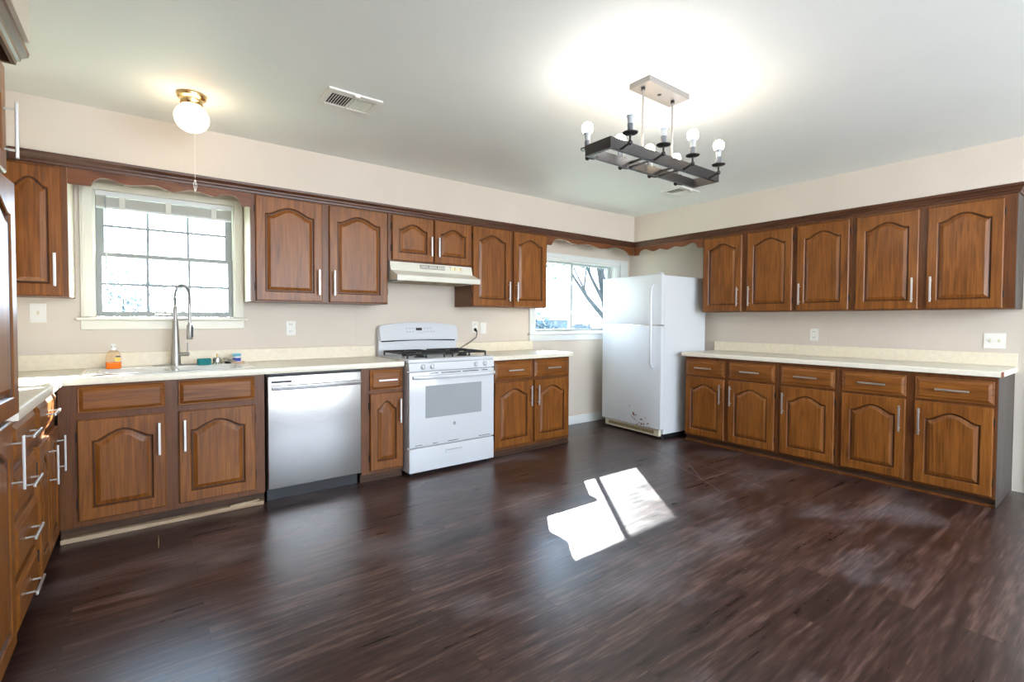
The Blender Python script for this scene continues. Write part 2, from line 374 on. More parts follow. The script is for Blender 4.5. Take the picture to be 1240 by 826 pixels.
# ------------------------------------------------------------------ room
H = 2.487; XC = -6.05; YD = -6.6; X2 = 0.0
W1 = (-5.34, -4.53, 1.245, 2.08)      # sink window opening
W2 = (-1.62, -.285, 1.10, 1.935)      # corner window opening
struct(bx(XC - .15, .15, YD - .15, .15, -.1, 0).build('floor', 'floor'), 'dark brown wood-look plank floor', 'floor')
struct(bx(XC - .15, .15, YD - .15, .15, H, H + .1).build('ceiling', 'ceiling'), 'pale painted ceiling', 'ceiling')
m = MB(); T = .14
m.box(XC - .15, W1[0], 0, T, 0, H); m.box(W1[0], W1[1], 0, T, 0, W1[2]); m.box(W1[0], W1[1], 0, T, W1[3], H)
m.box(W1[1], W2[0], 0, T, 0, H); m.box(W2[0], W2[1], 0, T, 0, W2[2]); m.box(W2[0], W2[1], 0, T, W2[3], H); m.box(W2[1], .15, 0, T, 0, H)
struct(m.build('wall_back', 'wallA'), 'pale beige panelled wall behind the sink and stove', 'wall')
struct(bx(0, .15, YD, 0, 0, H).build('wall_right', 'wallB'), 'pale beige panelled wall behind the long counter', 'wall')
struct(bx(XC - .15, XC, YD, 0, 0, H).build('wall_left', 'wallP'), 'beige wall on the left', 'wall')
m = MB(); a0, a1, b0, b1 = -5.2, -.8, .75, 2.40
m.box(XC, a0, YD - .15, YD, 0, H); m.box(a1, 0, YD - .15, YD, 0, H); m.box(a0, a1, YD - .15, YD, 0, b0); m.box(a0, a1, YD - .15, YD, b1, H)
struct(m.build('wall_front', 'wallP'), 'beige wall behind the camera with an added opening for the rear fill light', 'wall')
w3 = struct(thing('added_window_3', 'added unseen window opening for the rear fill light', 'window', (0, 0, 0)))  # unseen window, added so the rear fill light has an opening
m = MB()
for x in (a0, (a0 + a1) / 2 - .03, a1 - .06): m.box(x, x + .06, YD - .1, YD - .05, b0, b1)
m.box(a0 + .06, a1 - .06, YD - .1, YD - .05, b0, b0 + .06); m.box(a0 + .06, a1 - .06, YD - .1, YD - .05, b1 - .06, b1); m.build('added_window_frame', 'trimwhite', w3)
# soffits above the cabinets
SF = .345; SZ = 2.185
struct(bx(XC, 0, -SF, 0, SZ, H).build('wall_soffit_back', 'wallA'), 'beige soffit above the sink wall cabinets', 'wall')
struct(bx(-SF, 0, -3.60, -SF, SZ, H).build('wall_soffit_right', 'wallB'), 'beige soffit above the long wall cabinet run', 'wall')
struct(bx(XC, -5.665, -1.80, -SF, SZ, H).build('wall_soffit_left', 'wallP'), 'beige soffit in the left corner', 'wall')
struct(bx(XC, -5.375, -3.3, -1.80, SZ, H).build('wall_soffit_pantry', 'wallP'), 'beige soffit above the tall cabinet', 'wall')
struct(bx(-1.655, -.01, -.018, -.001, 0, .10, bev=.004).build('baseboard_back', 'trimwhite'), 'white baseboard under the corner window', 'baseboard')
m = MB(); m.box(-.022, -.001, -3.80, -3.625, 0, 2.12, bev=.004)
struct(m.build('trim_1', 'trimwhite'), 'white vertical trim at the end of the long counter', 'trim')

# crown moulding under the soffits: stepped profile swept along x in local axes
CP = [(0, 0), (.012, 0), (.014, .014), (.022, .020), (.024, .030), (.040, .046), (.042, .060), (0, .060)]
def crown(name, label, origin, rz, length, mitre0=0, mitre1=0, end_return=None):
    """profile (out, up); sweeps along local +x; mitres shift the ends by out*mitre"""
    bm = MB(); A = [(mitre0 * (u), -(u), v) for u, v in CP]; B = [(length + mitre1 * u, -(u), v) for u, v in CP]
    bm.rings([A, B])
    if end_return:
        a2 = [(length + u, -u, v) for u, v in CP]; b2 = [(length + u, end_return, v) for u, v in CP]; bm.rings([a2, b2])
    o = bm.build(name, 'frame_h'); o.location = origin; o.rotation_euler = (0, 0, rz)
    return tag(o, label, 'crown molding')
FY = -.312
crown('crown_molding', 'dark wood crown molding running above the sink window and stove wall cabinets', (-5.66, FY, 2.122), 0, 5.66 - .3125, 0, -1)
crown('crown_molding', 'dark wood crown molding along the top of the five-door wall cabinet run', (FY, FY - .001, 2.122), -PI / 2, 3.575 - .312, 1, 1, .30)
crown('crown_molding', 'thick dark crown molding on top of the tall cabinet at the left edge', (-5.430, -3.3, 2.122), PI / 2, 1.55, 0, 1, .5)

# wavy valances
def cat(pts, n=7):
    out = []
    for i in range(len(pts) - 1):
        p0 = pts[max(i - 1, 0)]; p1 = pts[i]; p2 = pts[i + 1]; p3 = pts[min(i + 2, len(pts) - 1)]
        for k in range(n):
            t = k / n
            out.append(tuple(.5 * (2 * p1[j] + (p2[j] - p0[j]) * t + (2 * p0[j] - 5 * p1[j] + 4 * p2[j] - p3[j]) * t * t + (3 * p1[j] - p0[j] - 3 * p2[j] + p3[j]) * t ** 3) for j in (0, 1)))
    return out + [pts[-1]]
def valance(label, origin, rz, L_, curve, flat0, flat1, zt=2.121):
    low = [(0, flat0[1]), (flat0[0], flat0[1])] + cat(curve) + [(flat1[0], flat1[1]), (L_, flat1[1])]
    poly = low + [(L_, zt), (0, zt)]
    seen = [poly[0]]
    for p in poly[1:]:
        if abs(p[0] - seen[-1][0]) + abs(p[1] - seen[-1][1]) > 1e-4: seen.append(p)
    o = MB().prism(seen, lambda u, v, d: (u, d, v), -.018, 0).build('window_valance', 'valance'); o.location = origin; o.rotation_euler = (0, 0, rz)
    return tag(o, label, 'valance')
X0 = -5.426
valance('scalloped wood valance over the sink window', (X0, -.294, 0), 0, .955,
        [(.105, 2.03), (.118, 2.058), (.15, 2.085), (.20, 2.083), (.27, 2.063), (.33, 2.070), (.41, 2.084), (.465, 2.068), (.505, 2.055), (.54, 2.066), (.60, 2.084), (.66, 2.08), (.725, 2.064), (.79, 2.086), (.85, 2.088), (.885, 2.06), (.897, 2.03)], (.1, 2.028), (.90, 2.028))
L2 = 1.72 - .316
valance('scalloped wood valance over the corner window beside the refrigerator', (-1.72, -.294, 0), 0, L2,
        [(.07, 2.03), (.09, 2.06), (.13, 2.098), (.19, 2.108), (.27, 2.10), (.38, 2.078), (.46, 2.072), (.54, 2.082), (.62, 2.090), (.70, 2.080), (.78, 2.064), (.86, 2.064), (.94, 2.078), (1.05, 2.10), (1.15, 2.098), (1.25, 2.08), (1.31, 2.05), (1.325, 2.03)], (.065, 2.028), (1.33, 2.028))
valance('scalloped wood valance above the refrigerator', (-.294, -.316, 0), -PI / 2, 1.235 - .316,
        [(.06, 2.03), (.075, 2.062), (.11, 2.086), (.16, 2.09), (.22, 2.072), (.27, 2.055), (.32, 2.062), (.36, 2.076), (.42, 2.060), (.46, 2.052), (.51, 2.064), (.56, 2.078), (.64, 2.064), (.68, 2.064), (.74, 2.082), (.79, 2.09), (.83, 2.07), (.855, 2.03)], (.055, 2.026), (.86, 2.026))

# ------------------------------------------------------------------ cabinets
def ring(w_, h_, ins_s, ins_b, ins_t, rise, d, y, M_=24):
    """closed loop: bottom-left, bottom-right, then the (arched) top from right to left"""
    x0, x1 = ins_s + d, w_ - ins_s - d; zb = ins_b + d; zs = h_ - ins_t - rise - d
    pts = [(x0, y, zb), (x1, y, zb)]
    for i in range(M_ + 1):
        u = 1 - 2 * i / M_
        a = abs(u) / .88
        f = 0 if a >= 1 else (.5 * (1 + math.cos(PI * a))) ** .68
        pts.append((x0 + (x1 - x0) * (u + 1) / 2, y, zs + rise * f))
    return pts
def panel_door(w_, h_, th=.021, stile=.058, top=.062, bot=.062, rise=.055):
    stile = min(stile, w_ * .2); rise = min(rise, h_ * .13)
    rs = [ring(w_, h_, 0, 0, 0, 0, 0, 0), ring(w_, h_, 0, 0, 0, 0, 0, -th + .005), ring(w_, h_, 0, 0, 0, 0, .005, -th),
          ring(w_, h_, stile, bot, top, rise, 0, -th), ring(w_, h_, stile, bot, top, rise, .004, -th + .004), ring(w_, h_, stile, bot, top, rise, .008, -th + .011),
          ring(w_, h_, stile, bot, top, rise, .014, -th + .011), ring(w_, h_, stile, bot, top, rise, .034, -th + .002), ring(w_, h_, stile, bot, top, rise, .037, -th + .001)]
    return MB().rings(rs)
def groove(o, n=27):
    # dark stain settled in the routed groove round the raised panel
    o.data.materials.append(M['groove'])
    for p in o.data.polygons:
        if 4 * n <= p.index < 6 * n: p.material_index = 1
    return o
def slab(w_, h_, th=.021):
    def rc(d, y): return [(d, y, d), (w_ - d, y, d), (w_ - d, y, h_ - d), (d, y, h_ - d)]
    return MB().rings([rc(0, 0), rc(0, -.011), rc(.004, -.013), rc(.008, -.012), rc(.026, -th), rc(.030, -th)])
def pull(parent, x, z, vert=True, L_=.19, y=-.021):
    """bar pull on a front whose local origin is its lower-left corner"""
    m = MB(); g = L_ * .36; r = .0065
    if vert:
        m.box(x - r, x + r, y - .036, y - .027, z - L_ / 2, z + L_ / 2, bev=.002)
        for s in (-g, g): m.cyl((x, y + .002, z + s), (x, y - .03, z + s), .0042, n=10)
    else:
        m.box(x - L_ / 2, x + L_ / 2, y - .036, y - .027, z - r, z + r, bev=.002)
        for s in (-g, g): m.cyl((x + s, y + .002, z), (x + s, y - .03, z), .0042, n=10)
    return m.build('handle', 'nickel', parent)
def hinges(parent, w_, h_, side):
    x = -.007 if side == 'l' else w_ + .001
    for z in (.07, h_ - .12):
        bx(x, x + .006, -.014, -.001, z, z + .055, bev=.0015).build('hinge', 'hinge', parent)
def door(parent, x, z, w_, h_, handle, up=True, name='door', y=-.3, hl=.19, hinge=True, yaw=0):
    o = groove(panel_door(w_, h_).build(name, 'oak_v', parent)); o.location = (x, y, z); o.rotation_euler = (0, 0, yaw)
    hx = .03 if handle == 'l' else w_ - .03
    if handle: pull(o, hx, (.05 + hl / 2) if up else (h_ - .05 - hl / 2), True, hl)
    if handle and hinge: hinges(o, w_, h_, 'r' if handle == 'l' else 'l')
    return o
def drawer(parent, x, z, w_, h_, y, handle=True, hl=.19, name='drawer'):
    o = slab(w_, h_).build(name, 'oak_h', parent); o.location = (x, y, z)
    if handle: pull(o, w_ / 2, h_ / 2, False, hl, y=-.021)
    return o

UZ = 1.364; UT = 2.122; UD = .312
def upper(label, x0, x1, zb, doors, loc=(0, 0), rz=0, side_l='frame', side_r='frame', zt=UT, group='wall cabinets'):
    """x0..x1 along local x; doors = (x0, x1, z0, z1, handle side)"""
    t = thing('wall_cabinet', label, 'cabinet', (loc[0], loc[1], 0), rz, group)
    m = MB(); m.box(x0, x1, -UD + .02, -.002, zb, zt); m.build('body', 'frame', t)
    # face frame with real stiles around the door openings
    bx(x0, x1, -UD, -UD + .0195, zb, zt, bev=.001, seg=1).build('face_frame', 'frame', t)
    if side_l != 'frame': bx(x0 - .003, x0, -UD + .02, -.002, zb + .002, zt).build('side_panel', side_l, t)
    if side_r != 'frame': bx(x1, x1 + .003, -UD + .001, -.002, zb + .002, zt).build('side_panel', side_r, t)
    for (a, b, c, d, hs) in doors: door(t, a, c, b - a, d - c, hs, True, y=-UD, hl=.19 if d - c > .5 else .17)
    return t
g = None
upper('wooden wall cabinet left of the sink window', -5.76, -5.427, UZ, [(-5.715, -5.452, 1.372, 2.105, 'r')], side_r='painted_lit_side', group=g)
upper('wide two-door wooden wall cabinet right of the sink window', -4.472, -3.462, UZ, [(-4.443, -3.99, 1.372, 2.112, 'r'), (-3.937, -3.472, 1.372, 2.112, 'l')], side_l='painted_lit_side', group=g)
upper('short two-door wooden wall cabinet above the range hood', -3.458, -2.646, 1.728, [(-3.427, -3.046, 1.738, 2.112, 'r'), (-3.033, -2.655, 1.738, 2.112, 'l')], group=g)
upper('two-door wooden wall cabinet between the range hood and the corner window', -2.642, -1.724, UZ, [(-2.635, -2.197, 1.372, 2.112, 'r'), (-2.160, -1.730, 1.372, 2.112, 'l')], group=g)
UB = 1.330
def yB(a): return -a
for lab, a, b, ds in [('wooden two-door wall cabinet closest to the refrigerator', 1.237, 2.155, [(1.253, 1.667, 'r'), (1.722, 2.140, 'l')]),
                      ('single-door wooden wall cabinet in the middle of the right wall run', 2.157, 2.612, [(2.182, 2.590, 'l')]),
                      ('large two-door wooden wall cabinet at the far right end of the run', 2.614, 3.575, [(2.642, 3.052, 'r'), (3.102, 3.515, 'l')])]:
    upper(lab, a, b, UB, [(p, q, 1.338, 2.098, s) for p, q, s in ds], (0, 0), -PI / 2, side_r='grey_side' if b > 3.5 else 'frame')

BD = .600
def base(label, x0, x1, loc=(0, 0), rz=0, drawers=(), doors=(), zt=.872, hollow_=False, kick=.055, kz=.088, side_r=None, name='base_cabinet', shoe=None, toe='kick', hl=.17, xk=(0, 0)):
    t = thing(name, label, 'cabinet', (loc[0], loc[1], 0), rz)
    m = MB()
    if hollow_:
        m.box(x0, x0 + .018, -BD + .02, -.004, kz, zt); m.box(x1 - .018, x1, -BD + .02, -.004, kz, zt); m.box(x0 + .018, x1 - .018, -BD + .02, -.004, kz, kz + .018); m.box(x0 + .018, x1 - .018, -.012, -.004, kz + .018, zt)
    else: m.box(x0, x1, -BD + .02, -.004, kz, zt)
    m.build('body', 'frame', t)
    bx(x0, x1, -BD, -BD + .0195, kz - .02, zt, bev=.001, seg=1).build('face_frame', 'frame', t)
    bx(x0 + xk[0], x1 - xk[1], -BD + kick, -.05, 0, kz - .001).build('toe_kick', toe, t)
    if side_r: bx(x1, x1 + .003, -BD + .001, -.004, .003, zt).build('side_panel', side_r, t)
    if shoe: bx(x0, x1 + shoe[2], -BD + kick - shoe[0], -BD + kick, 0, shoe[1], bev=.003).build('shoe_molding', shoe[3], t)
    for (a, b, c, d, h) in drawers: drawer(t, a, c, b - a, d - c, -BD, h, hl if b - a > .3 else .15)
    for (a, b, c, d, hs) in doors: door(t, a, c, b - a, d - c, hs, False, y=-BD, hl=.19)
    return t
t = base('wide wooden sink base cabinet with blank drawer fronts under the sink window', -5.455, -4.444, kick=.04, kz=.10,
         drawers=[(-5.375, -4.981, .712, .860, False), (-4.917, -4.503, .712, .860, False)],
         doors=[(-5.376, -4.982, .115, .676, 'r'), (-4.917, -4.503, .115, .676, 'l')], name='sink_base_cabinet', hollow_=True)
tag(bx(-5.455, -4.452, -.600, -.562, 0, .026, bev=.004).build('wood_strip', 'raw'), 'bare pale wood strip lying on the floor along the sink cabinet', 'wood strip')
m = MB(); m.tube([(-5.0245, -.775, .004), (-5.026, -.86, .005), (-5.0275, -.95, .003)], [.001, .0035, .0015], 6)
tag(m.build('wood_splinter', 'raw'), 'thin pale wood splinter lying on the dark floor before the sink cabinet', 'splinter')
m = MB().prism([(-.09, -.006), (-.02, -.012), (.07, -.010), (.085, .004), (.02, .010), (-.05, .006)], lambda u, v, d: (u, v, d), 0, .010); o = m.build('broken_wood_chip', 'raw'); o.location = (-4.56, -.583, .0262); o.rotation_euler = (0, 0, .12)
tag(o, 'broken wood chip lying on the pale strip near the dishwasher', 'wood chip')
base('narrow one-door base cabinet between the dishwasher and the stove', -3.792, -3.455, kick=.03, kz=.085,
     drawers=[(-3.728, -3.470, .70, .855, True)], doors=[(-3.728, -3.465, .09, .676, 'r')], hl=.17)
base('two-door base cabinet right of the stove', -2.630, -1.660, kick=.012, kz=.072,
     drawers=[(-2.585, -2.152, .70, .860, True), (-2.122, -1.680, .70, .860, True)], doors=[(-2.585, -2.150, .082, .672, 'r'), (-2.122, -1.680, .082, .672, 'l')], shoe=(.012, .02, 0, 'kick'))
for lab, a, b, dr, dd, s in [
    ('two-door base cabinet next to the refrigerator', 1.232, 2.158, [(1.247, 1.662), (1.707, 2.133)], ['r', 'l'], None),
    ('one-door base cabinet in the middle of the right wall run', 2.160, 2.627, [(2.184, 2.603)], ['l'], None),
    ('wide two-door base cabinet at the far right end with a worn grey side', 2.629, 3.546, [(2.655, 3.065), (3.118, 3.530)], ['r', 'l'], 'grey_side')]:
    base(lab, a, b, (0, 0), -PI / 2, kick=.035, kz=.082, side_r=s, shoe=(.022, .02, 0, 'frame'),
         drawers=[(p, q, .688, .842, True) for p, q in dr], doors=[(p, q, .078, .668, h) for (p, q), h in zip(dr, dd)], hl=.18)

# left run (faces +x): local x = world y + 1.75, local -y = +x
CX = -5.46 - BD * 0
def cy(y): return y + 1.75
XO = XC
def left_base(label, ya, yb, fronts):
    t = thing('base_cabinet', label, 'cabinet', (XO, -1.745, 0), PI / 2)
    a, b = ya + 1.745, yb + 1.745; D_ = .585
    bx(a, b, -D_ + .02, -.004, .09, .872).build('body', 'frame', t)
    bx(a, b, -D_, -D_ + .0195, .07, .872, bev=.001, seg=1).build('face_frame', 'frame', t)
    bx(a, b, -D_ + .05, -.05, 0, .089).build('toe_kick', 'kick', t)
    for kind, p, q, c, d, h in fronts:
        p += 1.745; q += 1.745
        if kind == 'drawer': drawer(t, p, c, q - p, d - c, -D_, True, .17)
        else: door(t, p, c, q - p, d - c, h, False, y=-D_, hl=.19)
    return t
left_base('four-drawer base cabinet beside the tall cabinet on the left', -1.745, -1.275,
          [('drawer', -1.72, -1.30, .712, .86, 1), ('drawer', -1.72, -1.30, .52, .675, 1), ('drawer', -1.72, -1.30, .30, .49, 1), ('drawer', -1.72, -1.30, .09, .27, 1)])
left_base('corner base cabinet with one drawer and two doors under the left counter', -1.273, -.63,
          [('drawer', -1.235, -.72, .712, .86, 1), ('door', -1.235, -.96, .10, .676, 'r'), ('door', -.95, -.70, .10, .676, 'r')])
# tall cabinet
t = thing('tall_cabinet', 'tall wooden cabinet with three stacked doors at the left edge', 'cabinet', (XC, -3.3, 0), PI / 2)
TD = .587; TL = 1.55
bx(0, TL, -TD + .02, -.004, .085, 2.122).build('body', 'frame', t)
bx(0, TL, -TD, -TD + .0195, .07, 2.122, bev=.001, seg=1).build('face_frame', 'frame', t)
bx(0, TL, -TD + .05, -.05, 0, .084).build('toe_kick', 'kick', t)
door(t, TL - .50, 1.735, .485, .365, 'r', True, y=-TD, hl=.19, hinge=False)
o = groove(panel_door(.485, .80).build('door', 'oak_v', t)); o.location = (TL - .505, -TD - .002, .905); o.rotation_euler = (0, 0, math.radians(-2.0))
door(t, TL - .50, .09, .485, .79, 'r', False, y=-TD, hl=.19, hinge=False)
door(t, TL - 1.02, 1.735, .485, .365, 'l', True, y=-TD, hl=.19, hinge=False)
door(t, TL - 1.02, .905, .485, .80, None, True, y=-TD)
door(t, TL - 1.02, .09, .485, .79, 'l', False, y=-TD, hl=.19, hinge=False)

# ------------------------------------------------------------------ worktops
CT = .914; CB = .874; CD = .635
SK = (-5.36, -4.50, -.565, -.055)
def edge_box(m, *a): m.box(*a, bev=.010, seg=3)
t = thing('countertop', 'cream laminate L-shaped countertop around the sink and over the dishwasher', 'countertop', (-4.9, -.3, CB))
def lc(o, t): o.location = (-t.location.x, -t.location.y, -t.location.z); return o
m = MB()
xl = XC + .002; xr = -3.462; ci = -5.43
outer = [(xl, -.002), (xl, -1.748), (ci, -1.748), (ci, -CD), (xr, -CD), (xr, -.002)]
# slab pieces round the sink cut-out (shared plane, one mesh)
def quad_slab(bm, x0, x1, y0, y1): bm.box(x0, x1, y0, y1, CB, CT)
quad_slab(m, xl, ci - .012, -1.748, -CD); quad_slab(m, xl, SK[0] + .01, -CD + .012, -.002); quad_slab(m, SK[1] - .01, xr, -CD + .012, -.002)
quad_slab(m, SK[0] + .01, SK[1] - .01, -CD + .012, SK[2] + .01); quad_slab(m, SK[0] + .01, SK[1] - .01, SK[3] - .01, -.002)
lc(m.build('slab', 'laminate', t), t)
NP = [(0, CB), (.012, CB), (.0135, CB + .004), (.0135, CT - .010), (.011, CT - .003), (.006, CT), (0, CT)]
m = MB(); m.rings([[(ci - .012 + u, -1.748, v) for u, v in NP], [(ci - .012 + u, -CD + .012 - 0*u, v) for u, v in NP]])
m.rings([[(ci - .012, -CD + .012 - u, v) for u, v in NP], [(xr, -CD + .012 - u, v) for u, v in NP]])
lc(m.build('nosing', 'laminate', t, True), t)
m = MB(); m.box(xl + .02, xr, -.022, -.002, CT, 1.012, bev=.004); m.box(xl, xl + .02, -1.748, -.002, CT, 1.012, bev=.004)
lc(m.build('backsplash', 'splash', t), t)
t = thing('countertop', 'short cream laminate countertop right of the stove', 'countertop', (-2.1, -.3, CB))
m = MB(); m.rings([[(x, -.002, CB), (x, -CD + .012, CB), (x, -CD, CB + .004), (x, -CD, CT - .008), (x, -CD + .006, CT), (x, -.002, CT)] for x in (-2.632, -1.636)])
lc(m.build('slab', 'laminate', t), t)
m = MB(); m.box(-2.632, -1.66, -.022, -.002, CT, 1.012, bev=.004); lc(m.build('backsplash', 'splash', t), t)
t = thing('countertop', 'long cream laminate countertop on the right wall with exposed red chip at its end', 'countertop', (-.3, -2.4, CB - .02))
CBB = .874
m = MB(); m.rings([[(-.002, y, CBB), (-CD + .012, y, CBB), (-CD, y, CBB + .004), (-CD, y, CT - .008), (-CD + .006, y, CT), (-.002, y, CT)] for y in (-1.205, -3.562)])
lc(m.build('slab', 'laminate', t), t)
m = MB(); m.box(-.022, -.002, -3.562, -1.205, CT, 1.012, bev=.004); lc(m.build('backsplash', 'splash', t), t)
m = MB(); m.box(-CD + .004, -CD + .075, -3.566, -3.5622, CBB + .002, CT - .004); lc(m.build('exposed_core', 'substrate', t), t)

# ------------------------------------------------------------------ sink, faucet, counter things
t = thing('kitchen_sink', 'white drop-in double sink with metal rim in the counter', 'sink', (-4.93, -.31, CT))
def rr(x0, x1, y0, y1, r, z, n=5):
    pts = []
    for (cx_, cy_, a0_) in ((x1 - r, y1 - r, 0), (x0 + r, y1 - r, 90), (x0 + r, y0 + r, 180), (x1 - r, y0 + r, 270)):
        for i in range(n + 1):
            a = math.radians(a0_ + 90 * i / n); pts.append((cx_ + r * math.cos(a), cy_ + r * math.sin(a), z))
    return pts
hx, hy = .430, .255
def hollow(name, mat, bounds, levels, par, close=True):
    m = MB(); x0, x1, y0, y1 = bounds
    m.rings([rr(x0 + d, x1 - d, y0 + d, y1 - d, r, z) for d, r, z in levels], cap_first=False, cap_last=close); return m.build(name, mat, par, True)
hollow('rim', 'chrome', (-hx - .012, hx + .012, -hy - .012, hy + .012), [(0, .05, .0005), (.001, .049, .004), (.010, .045, .005), (.014, .043, .0045)], t, False)
m = MB(); m.box(-hx + .0, -.37, -hy, hy, .0008, .004); m.box(.37, hx, -hy, hy, .0008, .004); m.box(-.37, .37, .13, hy, .0008, .004); m.box(-.37, .37, -hy, -.225, .0008, .004); m.box(-.015, .015, -.225, .13, .0008, .004)
m.build('deck', 'sinkw', t)
for s in (-1, 1):
    b_ = (-.37, -.015, -.225, .13) if s < 0 else (.015, .37, -.225, .13)
    m = MB(); x0, x1, y0, y1 = b_
    m.rings([rr(x0 + d, x1 - d, y0 + d, y1 - d, r, z) for d, r, z in [(0, .01, .004), (.008, .03, -.01), (.015, .05, -.15), (.05, .05, -.17)]], cap_first=False)
    o = m.build('basin', 'sinkw', t, True)
    m = MB(); m.lathe([(.0, .003), (.035, .003), (.042, 0)], ((x0 + x1) / 2, (y0 + y1) / 2, -.170)); m.build('drain', 'chrome', o, True)

# pull-down spring faucet
ZD = CT + .0045
t = thing('kitchen_faucet', 'tall brushed steel spring faucet behind the sink', 'faucet', (-4.907, -.105, ZD))
m = MB().lathe([(.034, 0), (.034, .006), (.029, .010), (.026, .10), (.021, .20), (.017, .30), (.0175, .302), (.0175, .31)]); m.build('body', 'satin', t, True)
bx(-.125, .125, -.03, .03, 0, .004, bev=.0018).build('deck_plate', 'satin', t)
m = MB().lathe([(.0135, .31), (.0135, .40), (.011, .405)]); m.build('stem', 'satin', t, True)
dirv = Vector((.075, -.115, 0)); base_z = .405; rad = dirv.length / 2; un = dirv.normalized()
path = []
for i in range(41):
    a = PI - PI * i / 40; path.append(un * (rad + rad * math.cos(a)) + Vector((0, 0, base_z + .075 + rad * .95 * math.sin(a))))
full = [Vector((0, 0, base_z)), Vector((0, 0, base_z + .04))] + path + [path[-1] + Vector((0, 0, -.03)), path[-1] + Vector((0, 0, -.06))]
m = MB().tube(full, .0065, 10); m.build('hose', 'sleeve', t, True)
# spring coil around the hose
def resample(pts, n):
    L_ = [0]
    for a, b in zip(pts, pts[1:]): L_.append(L_[-1] + (b - a).length)
    out = []; j = 0
    for i in range(n):
        s_ = L_[-1] * i / (n - 1)
        while j < len(pts) - 2 and L_[j + 1] < s_: j += 1
        f_ = (s_ - L_[j]) / max(1e-9, L_[j + 1] - L_[j]); out.append(pts[j].lerp(pts[j + 1], f_))
    return out
P_ = resample(full, 44 * 10 + 1); hel = []; side = Vector((-un.y, un.x, 0))
for i, p in enumerate(P_):
    tg = (P_[min(i + 1, len(P_) - 1)] - P_[max(i - 1, 0)]).normalized(); nn = side.cross(tg); a = 2 * PI * i / 10
    hel.append(p + .0105 * (math.cos(a) * side + math.sin(a) * nn))
MB().tube(hel, .0022, 5).build('spring', 'satin', t, True)
e_ = path[-1] + Vector((0, 0, -.06))
m = MB().lathe([(.009, 0), (.010, -.02), (.010, -.135), (.016, -.14), (.018, -.15), (.018, -.235), (.015, -.24)], e_); sp_ = m.build('spray_head', 'satin', t, True)
bx(e_.x + .006, e_.x + .0195, e_.y - .0195, e_.y - .012, e_.z - .225, e_.z - .155, bev=.003).build('spray_buttons', 'blackp', sp_)
MB().tube([Vector((0, 0, .318)), Vector((0, 0, .318)) + un * .02, Vector((e_.x, e_.y, .318))], .005, 8).build('holder_arm', 'satin', t, True)
m = MB().cyl((.02, -.006, .075), (.075, -.022, .075), .014); m.cyl((.066, -.02, .075), (.068, -.022, .155), .005, .004); m.build('lever', 'satin', t, True)

# soap bottle
t = thing('soap_bottle', 'clear pump bottle of orange hand soap left of the faucet', 'bottle', (-5.235, -.18, CT + .0045))
m = MB(); m.rings([rr(-.040 + d, .040 - d, -.025 + d * .6, .025 - d * .6, .015, z) for d, z in [(.003, 0), (0, .004), (0, .05), (.001, .075), (.006, .095), (.014, .110), (.022, .118)]]); m.build('body', 'bottle', t, True)
m = MB(); m.rings([rr(-.038 + d, .038 - d, -.0235 + d * .6, .0235 - d * .6, .013, z) for d, z in [(.002, .0015), (0, .006), (0, .043)]]); m.build('liquid', 'orange', t, True)
MB().cyl((0, 0, .118), (0, 0, .134), .014).build('collar', 'whitep', t, True)
m = MB().cyl((0, 0, .134), (0, 0, .150), .005); m.box(-.012, .012, -.030, .010, .148, .157, bev=.003); m.build('pump', 'whitep', t)
m = MB(); m.box(.008, .033, -.0262, -.0254, .048, .072); lb = m.build('label', 'yellow', t); bx(.010, .035, -.0275, -.0264, .074, .082).build('print', 'blackp', lb)

o = MB().box(-.040, .040, -.022, .022, 0, .045, bev=.006, seg=3).build('sponge', 'sponge', None); o.location = (-4.750, -.205, CT + .0045); o.rotation_euler = (0, 0, .1)
tag(o, 'teal scrubbing sponge right of the faucet', 'sponge')
t = thing('sink_strainer', 'metal basket strainer standing upright between sponge and tilted drain cover', 'strainer', (-4.672, -.20, CT + .0045))
m = MB().lathe([(.010, .012), (.020, .016), (.021, .045), (.018, .050), (.010, .052)]); m.build('basket', 'nickel', t, True)
MB().lathe([(.0, .0), (.012, .0), (.012, .012), (.004, .012)]).build('stem', 'chrome', t, True)
m = MB().cyl((0, 0, .05), (0, 0, .066), .005); m.sphere((0, 0, .068), .007); m.build('knob', 'brass', t, True)
m = MB()
for s in (-1, 1): m.tube([(s * .018, 0, .048), (s * .023, 0, .03), (s * .020, 0, .015), (s * .027, 0, .004)], .003, 6)
m.build('leg', 'bronze', t, True)
t = thing('drain_cover', 'dark metal drain cover tilted against the blue and white jar', 'drain cover', (-4.598, -.165, CT + .0045))
m = MB().lathe([(0, 0), (.030, 0), (.038, .008), (.042, .020), (.043, .023), (.038, .022), (0, .014)]); o = m.build('dish', 'nickel', t, True); o.rotation_euler = (0, math.radians(16), 0); o.location = (0, 0, .0128)
m = MB().lathe([(0, 0), (.017, 0), (.022, .016), (0, .016)]); o2 = m.build('rubber_plug', 'blackp', t, True); o2.location = (-.004, 0, 0)
t = thing('soap_dish', 'peach soap tray under the small blue and white jar', 'soap dish', (-4.545, -.145, CT + .0045))
m = MB(); m.rings([rr(-.055 + d, .055 - d, -.03 + d, .03 - d, .02, z) for d, z in [(.006, 0), (0, .010), (.005, .010), (.010, .004)]]); m.build('tray', 'peach', t, True)
t = thing('jar', 'small white jar with blue label and pale blue lid by the sink', 'jar', (-4.545, -.145, CT + .0087))
MB().lathe([(.024, 0), (.026, .003), (.026, .042), (.024, .045)]).build('body', 'whitep', t, True)
MB().lathe([(.0264, .010), (.0268, .011), (.0268, .033), (.0264, .034)], n=24).build('label', 'blue', t, True)
MB().lathe([(.027, .045), (.029, .048), (.029, .060), (.024, .066), (0, .068)]).build('lid', 'palblue', t, True)

